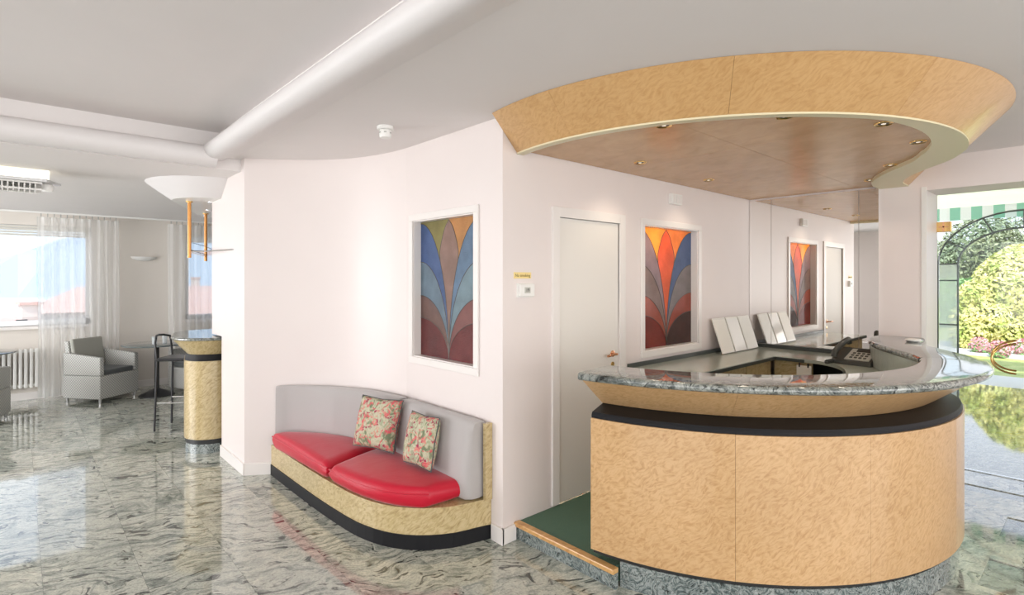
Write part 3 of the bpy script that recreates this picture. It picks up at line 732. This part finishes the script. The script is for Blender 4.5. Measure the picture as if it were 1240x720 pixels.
# seat cushions
f2 = resample(frontk, 80); bkk = resample([(x-nx*0, y) for x, y, nx, ny, t in curve_path(bk, 1)], 80)
bk_in = [(x+nx*.10, y+ny*.10) for x, y, nx, ny, t in curve_path(bkk, 1)]
f_in = off(f2, -.016)
def seat(a, b_, e0, e1):
    mb_ = MB(); nu, nv = 36, 18
    def at(u, v):
        s = a+(b_-a)*u; i = s*80; i0 = min(79, int(i)); q = i-i0
        si = e0+(e1-e0)*u; j = si*80; j0 = min(79, int(j)); p = j-j0
        B_ = (bk_in[i0][0]*(1-q)+bk_in[i0+1][0]*q, bk_in[i0][1]*(1-q)+bk_in[i0+1][1]*q)
        F_ = (f_in[j0][0]*(1-p)+f_in[j0+1][0]*p, f_in[j0][1]*(1-p)+f_in[j0+1][1]*p)
        if F_[0] > B_[0]-.02: B_ = (F_[0]+.03, B_[1])
        return (B_[0]*(1-v)+F_[0]*v, B_[1]*(1-v)+F_[1]*v)
    def w_(t): return math.sin(PI*t)
    def lift(u, v): 
        e_ = min(u, 1-u)*13; g = min(1.3*v+.3, (1-v)*11); k = min(1, max(0, e_))*1.0; k2 = min(1, max(0, g))
        s1 = math.sqrt(max(0, 1-(1-k)**2)); s2 = math.sqrt(max(0, 1-(1-k2)**2)); return s1*s2
    def st(t): # cluster samples at the ends
        return .5-.5*math.cos(PI*t)
    def top(i, j): u, v = st(i), st(j); x, y = at(u, v); return (x, y, .318+.062*lift(u, v)+.024*w_(u)*w_(v))
    def bot(i, j): u, v = st(i), st(j); x, y = at(u, v); return (x, y, .318-.062*lift(u, v))
    mb_.grid(top, nu, nv); mb_.grid(bot, nu, nv)
    # thin side wall
    ob = mb_.build('seat_cushion', M_red, bn, smooth=1.2)
    pip = [at(st(i/30), .985) for i in range(31)]
    MB().tube([(x, y, .345) for x, y in pip][1:-1], .006, 6).build('piping', M_red, ob, smooth=1)
seat(.035, .50, .155, .52); seat(.505, .965, .53, .965)

def pillow(name, label, loc, yaw, tilt, w_, h_, mt):
    root = thing(name, label, 'pillow', 'floral pillows on the bench', loc, yaw)
    def f(sgn):
        def g(u, v):
            x, z = 2*u-1, 2*v-1
            t = (max(0, (1-x**4))*max(0, (1-z**4)))**.5
            pin = 1-.07*(1-abs(z))*abs(x)**3; pin2 = 1-.07*(1-abs(x))*abs(z)**3
            X, Z, Yv = x*w_/2*pin, z*h_/2*pin2+h_/2, sgn*.062*t+.004*math.sin(9*x+5*z)*t
            ct, stt = math.cos(tilt), math.sin(tilt)
            return (X, Yv*ct+Z*stt, Z*ct-Yv*stt)
        return g
    m_ = MB(); m_.grid(f(1), 18, 18); m_.grid(f(-1), 18, 18); m_.build('cover', mt, root, smooth=1.5)
    pts = []
    for k in range(4):
        for i in range(14):
            q = i/14; u, v = [(q, 0), (1, q), (1-q, 1), (0, 1-q)][k]; pts.append(f(0)(u, v))
    MB().tube(pts, .004, 5, True).build('seam', M_darkc, root, smooth=1)
pillow('throw_pillow', 'larger square floral throw pillow on the left of the bench', (1.915, 3.62, .408), math.radians(-72), math.radians(16), .40, .37, M_fl1)
pillow('throw_pillow', 'smaller square floral throw pillow on the right of the bench', (1.955, 3.09, .408), math.radians(-86), math.radians(12), .30, .34, M_fl2)

# ================================================================== BAR AT THE WALL END
A1, A2 = (1.43, 5.96), (1.66, 7.15)
def stadium(p, q, r, n_=14):
    a = math.atan2(q[1]-p[1], q[0]-p[0]); out = []
    for k in range(n_+1): t = a+PI/2+PI*k/n_; out.append((p[0]+r*math.cos(t), p[1]+r*math.sin(t)))
    for k in range(n_+1): t = a-PI/2+PI*k/n_; out.append((q[0]+r*math.cos(t), q[1]+r*math.sin(t)))
    return out
def stad_loft(prof, name, mt, par, cap=True):
    A2 = (1.50, 6.28) if par.name.startswith('bar_counter') else (1.86, 7.0)
    m_ = MB(); vs = []; n_ = None
    for r, z in prof:
        s = stadium(A1, A2, r); n_ = len(s); vs += [(x, y, z) for x, y in s]
    fs = []
    for j in range(len(prof)-1):
        for i in range(n_): fs.append((j*n_+i, j*n_+(i+1) % n_, (j+1)*n_+(i+1) % n_, (j+1)*n_+i))
    if cap: fs += [tuple(range(n_))[::-1], tuple(range((len(prof)-1)*n_, len(prof)*n_))]
    m_.add(vs, fs); return m_.build(name, mt, par, smooth=.5)
bar = thing('bar_counter', 'narrow maple bar counter with granite top at the end of the white wall', 'counter')
stad_loft([(.24, 0), (.24, .085)], 'plinth', M_plinth, bar)
stad_loft([(.235, .086), (.235, .13)], 'toe_band', M_matte, bar)
stad_loft([(.25, .131), (.25, .87)], 'body', M_bench, bar)
stad_loft([(.245, .871), (.225, .93)], 'black_band', M_black, bar)
stad_loft([(.225, .931), (.345, 1.07)], 'flared_rim', M_bench, bar)
stad_loft([(.345, 1.071), (.358, 1.08), (.358, 1.09), (.345, 1.10)], 'bar_top', M_top, bar)
hood = thing('bar_hood', 'white funnel shaped ceiling hood hanging above the bar counter', 'hood')
stad_loft([(.345, 2.40), (.355, 2.40), (.56, 2.55), (.565, 2.559)], 'shell', M_roll, hood)
stad_loft([(.30, 2.396), (.35, 2.396), (.355, 2.3995)], 'underside', M_plastic, hood)
for k, (x, y) in enumerate(((1.36, 5.85), (1.50, 6.55), (1.62, 7.2))):
    MB().lathe((x+.06, y+.1, 2.396), [(.045, 0), (.045, -.006), (.03, -.004)], 16).build('spotlight_ring', M_chrome, hood)
rk = thing('glass_rack', 'glass rack hung on two amber rods above the bar', 'rack')
for (x, y) in ((1.23, 6.0), (1.60, 7.0)):
    MB().tube([(x, y, 2.395), (x, y, 1.85)], .016, 10).build('rod', M_rod, rk, smooth=1)
    MB().lathe((x, y, 2.385), [(.03, 0), (.03, .01)], 16).build('rod_cap', M_brass, rk)
for z in (1.905, 1.93):
    MB().tube([(1.23, 6.0, z), (1.60, 7.0, z)], .006, 6).build('rail', M_chrome, rk)
MB().tube([(1.23, 6.0, 1.905), (1.33, 5.55, 1.905), (1.409, 5.2, 1.905)], .006, 6).build('wall_arm', M_chrome, rk)
MB().tube([(1.26, 6.05, 2.0), (1.40, 6.1, 1.97), (1.52, 6.35, 1.95), (1.58, 6.7, 1.96)], .003, 5).build('wire', M_chrome, rk)
g = MB(); g.add([(1.24, 6.0, 1.915), (1.61, 7.0, 1.915), (1.85, 6.92, 1.915), (1.50, 5.95, 1.915), (1.24, 6.0, 1.923), (1.61, 7.0, 1.923), (1.85, 6.92, 1.923), (1.50, 5.95, 1.923)], [(3, 2, 1, 0), (4, 5, 6, 7), (0, 1, 5, 4), (1, 2, 6, 5), (2, 3, 7, 6), (3, 0, 4, 7)]); g.build('glass_shelf', M_glass_dark, rk)

# bar stool
st_ = thing('bar_stool', 'black metal bar stool with low curved back behind the bar', 'stool', None, (1.35, 6.98, 0), math.radians(-37))
for (x, y, hgt) in ((-.17, -.16, 1.0), (-.17, .16, 1.0), (.17, -.16, .75), (.17, .16, .75)):
    MB().tube([(x*1.12, y*1.1, 0), (x, y, .75)]+([(x-.02, y, .95), (x-.02, y*.9, hgt)] if hgt > .8 else []), .011, 8).build('leg', M_metal_b, st_, smooth=1)
MB().tube([(-.19, -.144, 1.0), (-.225, -.07, 1.02), (-.235, 0, 1.025), (-.225, .07, 1.02), (-.19, .144, 1.0)], .012, 8).build('backrest', M_metal_b, st_, smooth=1)
MB().box(-.19, -.18, .752, .19, .18, .785).build('seat', M_metal_b, st_, bevel=.012)
for (a, c) in (((-.18, -.165, .3), (.18, -.165, .3)), ((-.18, .165, .3), (.18, .165, .3)), ((.18, -.165, .25), (.18, .165, .25)), ((-.185, -.17, .25), (-.185, .17, .25))): MB().tube([a, c], .008, 6).build('footrest', M_chrome, st_)

# ================================================================== LOUNGE FURNITURE
def armchair(label, loc, rz):
    r = thing('wicker_armchair', label, 'armchair', 'grey wicker armchairs in the lounge', loc, rz)
    # front faces +x
    w2, d2 = .30, .29
    MB().box(-d2, -w2, .055, d2, w2, .36).build('seat_base', M_wicker, r, bevel=.012)
    for s in (-1, 1):
        y0, y1 = (s*w2, s*(w2-.065))
        a = MB(); a.add([(-d2, y0, .361), (d2, y0, .361), (d2, y0, .60), (-d2, y0, .66), (-d2, y1, .361), (d2, y1, .361), (d2, y1, .60), (-d2, y1, .66)], [(0, 1, 2, 3), (7, 6, 5, 4), (0, 4, 5, 1), (1, 5, 6, 2), (2, 6, 7, 3), (3, 7, 4, 0)]); a.build('arm', M_wicker, r, bevel=.015)
    b_ = MB(); y = w2-.067; b_.add([(-d2, -y, .361), (-d2+.07, -y, .361), (-d2+.0, -y, .80), (-d2-.06, -y, .80), (-d2, y, .361), (-d2+.07, y, .361), (-d2, y, .80), (-d2-.06, y, .80)], [(0, 1, 2, 3), (7, 6, 5, 4), (0, 4, 5, 1), (1, 5, 6, 2), (2, 6, 7, 3), (3, 7, 4, 0)]); b_.build('backrest', M_wicker, r, bevel=.01)
    b_ = MB(); b_.obox((-d2+.065, 0, .645), (0, 1, 0), (.985, 0, .16), (-.16, 0, .985), y-.01, .028, .19); b_.build('back_cushion', M_grey_c, r, bevel=.02)
    MB().box(-d2+.10, -y+.005, .362, d2-.01, y-.005, .43).build('seat_cushion', M_darkc, r, bevel=.02)
    for sx_ in (-1, 1):
        for sy_ in (-1, 1): MB().lathe((sx_*(d2-.035), sy_*(w2-.035), 0), [(.014, 0), (.02, .0545)], 10).build('leg', M_sky_metal, r)
    return r
armchair('grey wicker armchair with sage back cushion in front of the left sheer curtain', (.86, 9.36, 0), math.radians(-52))
armchair('grey wicker armchair half hidden behind the bar, right of the round table', (2.02, 9.15, 0), math.radians(200))
armchair('pale wicker armchair cut off by the left edge, near the radiator', (-.44, 8.72, 0), math.radians(70))
def table(label, loc):
    r = thing('round_table', label, 'table', 'round dark lounge tables', loc)
    MB().lathe((0, 0, 0), [(.41, .715), (.42, .722), (.42, .73), (.41, .735)], 40).build('tabletop', M_glass_dark if False else mat('dark_tabletop', (.12, .15, .15), .06, coat=.5), r, smooth=.5)
    MB().lathe((0, 0, 0), [(.22, 0), (.22, .012), (.05, .09), (.035, .1)], 28).build('base', M_metal_b, r, smooth=.5)
    MB().lathe((0, 0, 0), [(.03, .101), (.03, .714)], 16).build('column', M_metal_b, r, smooth=.5)
table('round dark table with black pedestal left of the bar', (1.46, 9.10, 0))
table('round dark table cut off by the left edge beside the radiator', (-.42, 9.42, 0))
for k, (x, y) in enumerate(((1.42, 9.02), (1.56, 9.12))):
    MBo = MB().lathe((x, y, .7355), [(.028, 0), (.034, .10), (.031, .10), (.026, .006)], 16).build('drinking_glass', M_frost, None, smooth=.6)
    tag(MBo, ('clear drinking glass on the round table, left one', 'clear drinking glass on the round table, nearer the bar')[k], 'glass', 'drinking glasses on the lounge table')
rd = thing('radiator', 'cream column radiator under the lounge window', 'radiator')
for k in range(16): 
    x = .21-.055*k
    MB().box(x-.035, LY-.10, .17, x, LY-.04, .70).build('column', M_plastic, rd, bevel=.008)
MB().box(.21-.055*16, LY-.085, .19, .21, LY-.055, .22).build('pipe', M_plastic, rd); MB().box(.21-.055*16, LY-.085, .65, .21, LY-.055, .68).build('pipe', M_plastic, rd)
for x in (-.6, .12): MB().box(x, LY-.04, .25, x+.03, LY, .6).build('bracket', M_plastic, rd)
def curtain(label, x0, x1, folds, ph_):
    r = thing('sheer_curtain', label, 'curtain', 'sheer white curtains at the lounge windows')
    def f(u, v):
        x = x0+(x1-x0)*u
        a = .030*math.sin(u*folds*2*PI+ph_)+.014*math.sin(u*folds*4.3*PI+2+v)
        return (x+.008*math.sin(v*5+u*30), LY-.16+a*(.55+.45*(1-v)), .03+(2.49-.03)*v)
    MB().grid(f, 110, 10).build('cloth', M_sheer, r, smooth=2)
    def g_(u, v): p = f(u, v*.06); return (p[0], p[1]-.003, p[2])
    MB().grid(g_, 110, 2).build('hem', M_sheer, r, smooth=2)
    def g2(u, v): p = f(u, .975+v*.025); return (p[0], p[1]-.003, p[2])
    MB().grid(g2, 110, 1).build('heading_tape', M_sheer, r, smooth=2)
    for k in range(int(folds*1.5)):
        x = x0+(x1-x0)*(k+.5)/int(folds*1.5); MB().box(x-.006, LY-.165, 2.49, x+.006, LY-.155, 2.535).build('hook', M_phone2, r)
curtain('left sheer white curtain, hanging over the window with the hill view', .20, 1.10, 9, 0)
curtain('right sheer white curtain, hanging between wall lamp and bar', 1.72, 3.3, 14, 1)
ct = MB().box(-3, LY-.175, 2.536, 4.6, LY-.145, 2.559).build('curtain_rail', M_plastic); tag(ct, 'thin white curtain rail along the lounge ceiling', 'rail')
sc_ = thing('wall_lamp', 'flat white half-bowl wall lamp between the curtains', 'lamp', None, (1.43, LY, 1.95))
m = MB(); vs = []; K = 14
for j, (r_, z) in enumerate(((.17, .03), (.15, .0), (.10, -.025), (.03, -.035))):
    for k in range(K+1): a = PI+PI*k/K; vs.append((r_*math.cos(a), .62*r_*math.sin(a), z))
fs = [(j*(K+1)+k, j*(K+1)+k+1, (j+1)*(K+1)+k+1, (j+1)*(K+1)+k) for j in range(3) for k in range(K)]
m.add(vs, fs); m.build('shade', M_plastic, sc_, smooth=1)
MB().box(-.04, -.02, -.03, .04, 0, .03).build('wall_plate', M_sky_metal, sc_)

# ceiling light at the left edge
cl = thing('ceiling_light', 'long ceiling light with lit diffuser and ribbed louvre at the upper left edge', 'ceiling light')
MB().box(-1.3, 6.05, 2.485, .20, 6.25, 2.559).build('diffuser', M_tube, cl, bevel=.006)
m = MB(); m.add([(-1.35, 5.98, 2.455), (.18, 5.98, 2.455), (.28, 6.15, 2.455), (.18, 6.32, 2.455), (-1.35, 6.32, 2.455), (-1.35, 5.98, 2.478), (.18, 5.98, 2.478), (.28, 6.15, 2.470), (.18, 6.32, 2.478), (-1.35, 6.32, 2.478)], [(4, 3, 2, 1, 0), (5, 6, 7, 8, 9), (0, 1, 6, 5), (1, 2, 7, 6), (2, 3, 8, 7), (3, 4, 9, 8), (4, 0, 5, 9)]); m.build('reflector_plate', M_sky_metal, cl)
m = MB(); m.box(-1.3, 6.02, 2.385, .15, 6.03, 2.40); m.box(-1.3, 6.02, 2.440, .15, 6.03, 2.454); m.box(-1.3, 6.26, 2.385, .15, 6.27, 2.454); m.build('louvre_frame', M_plastic, cl)
for k in range(42): MB().box(-1.29+.034*k, 6.031, 2.39, -1.28+.034*k, 6.26, 2.452).build('louvre_fin', M_plastic, cl)
MB().lathe((.19, 6.12, 2.39), [(.035, 0), (.04, .02), (.04, .05), (.03, .064)], 16).build('end_cap', M_plastic, cl, smooth=.8)

# ================================================================== ENTRANCE
GX = 6.07
struct(MB().box(EX-.006, OY1-.001, 0, EX+.0, OY1+.035, OZ+.03).build('trim_3', M_plastic), 'slim cream edge strip of the entrance opening')
def gdoor(idx, y0, y1, hinge_y, label):
    r = MB().box(GX-.006, y0, .012, GX+.006, y1, OZ-.008).build('door_%d' % idx, M_glass); struct(r, label)
    for z in (2.105, .25):
        hb = MB().box(GX-.02, hinge_y-.055, z-.045, GX+.02, hinge_y+.055, z+.045).build('hinge', M_brass, r, bevel=.004)
        MB().box(GX-.023, hinge_y-.006, z-.04, GX-.0201, hinge_y+.006, z+.04).build('hinge_bar', M_copper, hb)
        MB().box(GX-.023, hinge_y-.035, z-.005, GX-.0202, hinge_y+.035, z+.005).build('hinge_bar', M_copper, hb)
    s = 1 if idx == 2 else -1
    ed = y0+.04 if idx == 2 else y1-.04
    pts = []
    for k in range(15):
        a = math.radians(100+160*k/14); c_, s2 = math.cos(a)*.23, math.sin(a)*.125
        pts.append((GX-.01+c_*.70, ed-c_*s*.70, 1.02+s2))
    for d_ in (-.0, .012): MB().tube([(x-d_, y, z-d_*2) for x, y, z in pts], .008, 8).build('handle', M_brass, r, smooth=1)
    return r
gdoor(2, .465, 1.04, 1.005, 'clear glass entrance door with brass hinge and C-shaped brass handle')
gdoor(3, -.13, .46, -.09, 'clear glass entrance door leaf cut off by the right edge')
struct(MB().box(GX-.008, OY0, 0.0002, GX+.008, OY1, .004).build('trim_4', M_floor2), 'flat metal threshold below the glass doors')
# vestibule
VX = 10.5
vf = MB().box(EX+.4, -2.2, -.12, VX+.2, 2.2, -.006).build('floor_vestibule', M_floor_b); struct(vf)
for i in range(9):
    for j in range(3):
        t = MB().box(-.3026, -.5505, -.006, .3026, .5505, 0).build('floor_slab', M_floor2, vf); t.location = (5.667+.303+.606*i, -.6+1.102*j, 0)
struct(MB().box(GX+.02, 1.89, 0, VX+.2, 2.0, 3.1).build('wall_vestibule', M_wall))
struct(MB().box(GX+.02, -2.1, 0, VX+.2, -2.0, 3.1).build('wall_vestibule_right', M_wall))
struct(MB().box(EX+.42, -2.2, 3.1, VX+.2, 2.1, 3.25).build('ceiling_vestibule', M_ceil))
# arched leaded glazing
ar = struct(thing('window_5', 'leaded arched glazing with a double grey came arch before the garden', 'window')); del ar['category']
YC, WI, WO, ZSP = .84, .73, .97, 1.87
def arc_pts(wd, zt, n_=20, d=0): return [(VX+d, YC+wd*math.cos(a), ZSP+(zt-ZSP)*math.sin(a)) for a in [PI*k/n_ for k in range(n_+1)]]
inn, out_ = arc_pts(WI, 2.37), arc_pts(WO, 2.62)
for pts in (inn, out_):
    MB().tube([(VX, pts[0][1], 0)]+pts+[(VX, pts[-1][1], 0)], .013, 6).build('came_arch', M_leadg, ar, smooth=1)
idxs = [0, 3, 7, 10, 13, 17, 20]
for k in idxs: MB().tube([inn[k], out_[k]], .011, 6).build('came_bar', M_leadg, ar)
for s in (-1, 1):
    for z in (1.62, .95, .45): MB().tube([(VX, YC+s*WI, z), (VX, YC+s*WO, z)], .011, 6).build('came_bar', M_leadg, ar)
# panes in the band
for s in (-1, 1):
    for (z0, z1) in ((0, .45), (.45, .95), (.95, 1.62), (1.62, ZSP)):
        a, c = sorted((YC+s*WI, YC+s*WO)); MB().box(VX-.003, a+.002, z0+.003, VX+.003, c-.002, z1-.003).build('frosted_pane', M_frost, ar)
for a, c in zip(idxs[:-1], idxs[1:]):
    m = MB(); q = inn[a:c+1]+out_[a:c+1][::-1]; m.add([(VX-.003, y, z) for _, y, z in q]+[(VX+.003, y, z) for _, y, z in q], [tuple(range(len(q))), tuple(range(len(q), 2*len(q)))[::-1]]); m.build('frosted_pane', thin_glass('band_glass', (.93, .98, 1), 1), ar)
q = [(VX, inn[0][1], .0)]+inn+[(VX, inn[-1][1], .0)]
m = MB(); m.add([(VX-.003, y, z) for _, y, z in q], [tuple(range(len(q)))]); m.build('clear_pane', M_glass, ar)
m = MB(); m.box(VX-.02, 1.84, 0, VX+.02, 1.889, 3.09); m.box(VX-.02, -1.999, 3.03, VX+.02, 1.84, 3.09); m.build('outer_frame', M_white, ar)
# awning outside
aw = thing('awning', 'green and white striped awning over the garden side of the entrance', 'awning')
for k in range(34):
    y0 = -2.2+.15*k; mt = M_green if k % 2 else M_wstripe
    m = MB(); m.add([(12.6, y0, 2.93), (12.6, y0+.15, 2.93), (12.6, y0+.15, 2.70), (12.6, y0, 2.70), (12.61, y0, 2.93), (12.61, y0+.15, 2.93), (12.61, y0+.15, 2.70), (12.61, y0, 2.70)], [(0, 1, 2, 3), (7, 6, 5, 4), (0, 4, 5, 1), (3, 2, 6, 7)]); m.build('valance_stripe', mt, aw)
m = MB(); m.add([(10.75, -2.2, 3.45), (10.75, 2.9, 3.45), (12.6, 2.9, 2.93), (12.6, -2.2, 2.93), (10.75, -2.2, 3.46), (10.75, 2.9, 3.46), (12.6, 2.9, 2.94), (12.6, -2.2, 2.94)], [(0, 1, 2, 3), (7, 6, 5, 4), (0, 4, 5, 1), (1, 5, 6, 2), (2, 6, 7, 3), (3, 7, 4, 0)]); m.build('canvas', veil('awning_canvas', (.93, .94, .8), 1, .6), aw)
for y in (-2.1, 2.8): MB().tube([(10.75, y, 2.6), (12.6, y, 2.92)], .02, 6).build('arm', M_sky_metal, aw)

# garden
gd = struct(MB().box(VX+.2, -14, -.2, 60, 30, -.02).build('ground', M_grass), 'sunlit lawn outside the entrance')
struct(MB().box(VX+.2, -6, -.02, 12.4, 8, -.005).build('terrace', M_gravel), 'pale paved strip outside the arched glazing')
gp = MB().prism([(15.0, -.8), (15.6, 3.8), (18.5, 5), (18.0, 1.5), (17.2, -1)], -.02, .0).build('gravel_patch', M_gravel); struct(gp)
def foliage(name, centres, n_, size, mt, parent, seed, flat=.0):
    rnd = random.Random(seed); m_ = MB()
    tot = sum(c[3]**2 for c in centres)
    for (cx, cy, cz, r) in centres:
        for _ in range(int(n_*r*r/tot)):
            while True:
                p = Vector((rnd.uniform(-1, 1), rnd.uniform(-1, 1), rnd.uniform(-1, 1)))
                if .3 < p.length < 1: break
            p = p.normalized()*(p.length**.4); q = Vector((cx, cy, cz))+Vector((p.x*r, p.y*r, p.z*r*(1-flat)))
            nn = (p+Vector((rnd.uniform(-.8, .8), rnd.uniform(-.8, .8), rnd.uniform(-.3, 1)))).normalized()
            a = nn.orthogonal().normalized(); a.rotate(Matrix.Rotation(rnd.uniform(0, 6.28), 3, nn)); b2 = nn.cross(a); s = size*rnd.uniform(.6, 1.3)
            m_.add([q-a*s, q+b2*s*.45+nn*s*.12, q+a*s, q-b2*s*.45+nn*s*.12], [(0, 1, 2, 3)])
    me = bpy.data.meshes.new(name); me.from_pydata(m_.v, [], m_.f); me.materials.append(mt)
    ob = bpy.data.objects.new(name, me); COL.objects.link(ob); ob['kind'] = 'stuff'
    if parent: ob.parent = parent
    return ob
def pxd(x, y, d):
    r = (x-620)/660*d; return (.672*d+.741*r, .741*d-.672*r, H-(y-337)/660*d)
sr = thing('flowering_shrub', 'large yellow-green flowering shrub in the garden behind the arch', 'shrub')
cs = []
for (x, y, r) in ((1225, 345, .75), (1190, 385, .55), (1250, 385, .8), (1215, 400, .5), (1175, 400, .4), (1270, 340, .8), (1235, 318, .45), (1290, 400, .8), (1172, 385, .35), (1178, 355, .3), (1200, 425, .35), (1235, 425, .4), (1168, 408, .3), (1205, 350, .4), (1215, 322, .35)):
    p = pxd(x, y, 13.0); cs.append((*p, r))
foliage('leaves', cs, 30000, .058, M_leaf_y, sr, 3)
base = pxd(1232, 445, 13.0)
for k in range(5):
    tp = pxd(1205+18*k, 395, 13.0); MB().tube([(base[0], base[1]+.04*k, -.03), ((base[0]+tp[0])/2, (base[1]+tp[1])/2+.05, .6), (tp[0], tp[1], tp[2])], .03, 6).build('stem', M_bark, sr)
hg = thing('hedge', 'clipped green hedge across the garden behind the flowering shrub', 'hedge')
cs = []
for k in range(14): p = pxd(1120+16*k, 352, 19); cs.append((p[0], p[1], .95, .75)); cs.append((p[0], p[1], .25, .7))
foliage('leaves', cs, 16000, .07, M_leaf_h, hg, 5)
for k, (x, y, d, r) in enumerate(((1188, 302, 23, 1.4), (1240, 296, 27, 1.9), (1310, 290, 33, 2.4), (1118, 318, 30, 1.4))):
    p = pxd(x, y, d); tr = thing('garden_tree', ('dark olive garden tree above the hedge, middle of the arch', 'dark olive garden tree above the hedge, nearest the right edge', 'dark garden tree beyond the right edge', 'dark garden tree behind the left leg of the arch')[k], 'tree', 'dark trees behind the hedge')
    foliage('leaves', [(p[0], p[1], p[2], r), (p[0]+.4, p[1]-.8, p[2]-.7, r*.8), (p[0]-.3, p[1]+.9, p[2]-.6, r*.7)], 7000, .10, M_leaf_d, tr, 20+k)
    MB().tube([(p[0], p[1], -.1), (p[0], p[1], p[2])], .12, 8).build('trunk', M_bark, tr)
for k, (x, y) in enumerate(((1210, 436), (1238, 441), (1186, 430))):
    p = pxd(x, y, 11.5+k*.35); fb = thing('pink_flowers', ('clump of pink flowers on the lawn beside the door handle, nearer one', 'clump of pink flowers below the shrub, middle one', 'clump of pink flowers at the gravel, left one')[k], 'flowers', 'pink flower clumps')
    foliage('blossoms', [(p[0], p[1], .16, .19)], 500, .03, M_pink, fb, 40+k)
    foliage('leaves', [(p[0], p[1], .08, .17)], 250, .035, M_leaf_h, fb, 50+k)
pl_ = pxd(1178, 432, 15); lp = thing('garden_lamp', 'small dark garden lamp on the pale gravel', 'lamp', None, (pl_[0], pl_[1], 0))
MB().tube([(0, 0, -.02), (0, 0, .42)], .03, 8).build('post', M_metal_b, lp); MB().lathe((0, 0, .42), [(.05, 0), (.08, .06), (.08, .16), (.02, .22)], 12).build('head', M_metal_b, lp)

# ================================================================== VIEW FROM THE LOUNGE WINDOW
struct(MB().box(-90, 14, -6.1, 40, 90, -6).build('town_ground', M_house))
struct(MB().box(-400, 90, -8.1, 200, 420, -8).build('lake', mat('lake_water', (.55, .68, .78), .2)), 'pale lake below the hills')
def hill(label, y, pts, mt, depth):
    m_ = MB(); vs = []; n_ = len(pts)
    for (x, z) in pts: vs += [(x, y-depth, -8), (x, y, z), (x, y+depth, -8)]
    fs = []
    for i in range(n_-1): fs += [(3*i, 3*i+3, 3*i+4, 3*i+1), (3*i+1, 3*i+4, 3*i+5, 3*i+2)]
    m_.add(vs, fs); o_ = m_.build('hill', mt); struct(o_, label); return o_
hill('hill across the lake with blue haze in its colour', 430, [(-120, -8), (-50, 2), (-25, 8), (0, 16), (20, 26), (45, 30), (80, 44), (130, 50), (190, 40), (260, 8)], M_hill, 60)
hill('distant mountain range with pale haze in its colour', 640, [(-420, -8), (-160, 48), (-60, 66), (0, 78), (60, 90), (140, 92), (250, 70), (420, 20)], M_hill2, 120)
def house(label, cx, cy, w_, d_, zt, rh, rz):
    r = thing('town_house', label, 'house', 'houses seen through the lounge window', (cx, cy, 0), rz)
    MB().box(-w_/2, -d_/2, -6, w_/2, d_/2, zt).build('walls', M_house, r)
    a, b_ = w_/2+.3, d_/2+.3
    m_ = MB(); m_.add([(-a, -b_, zt), (a, -b_, zt), (a, b_, zt), (-a, b_, zt), (-a*.6, 0, zt+rh), (a*.6, 0, zt+rh)], [(0, 3, 2, 1), (0, 1, 5, 4), (2, 3, 4, 5), (1, 2, 5), (3, 0, 4)]); m_.build('roof', M_roof, r)
    for (x, y) in ((-.2*w_, -.2*d_), (.22*w_, .1*d_)):
        ch = MB().box(x-.25, y-.25, zt+.1, x+.25, y+.25, zt+rh+.55).build('chimney', M_house, r); MB().box(x-.32, y-.32, zt+rh+.55, x+.32, y+.32, zt+rh+.65).build('chimney_cap', M_roof, ch)
    for k in range(3): MB().box(-w_*.35+k*w_*.3, -d_/2-.05, zt-1.5, -w_*.35+k*w_*.3+.8, -d_/2, zt-.5).build('window', M_metal_b, r)
house('low pink-roofed house nearest the lounge window', -1.5, 24, 9, 7, -.9, 1.1, .2)
house('low pink-roofed house seen through the left curtain', 9, 28, 8, 7, -.8, 1.6, -.3)
house('distant pink-roofed house, left, near the lake', -6, 40, 12, 8, -.6, 1.4, .1)
house('distant pink-roofed house, right, near the lake', 7, 46, 13, 8, -.4, 1.5, -.1)
an = thing('roof_antenna', 'thin dark antenna rising from the nearest roof', 'antenna', None, (-1.0, 23.4, 0))
MB().tube([(0, 0, .0), (0, 0, 1.9)], .03, 5).build('mast', M_metal_b, an)
for z in (1.2, 1.5, 1.75): MB().tube([(-.35, 0, z), (.35, 0, z)], .018, 4).build('bar', M_metal_b, an)
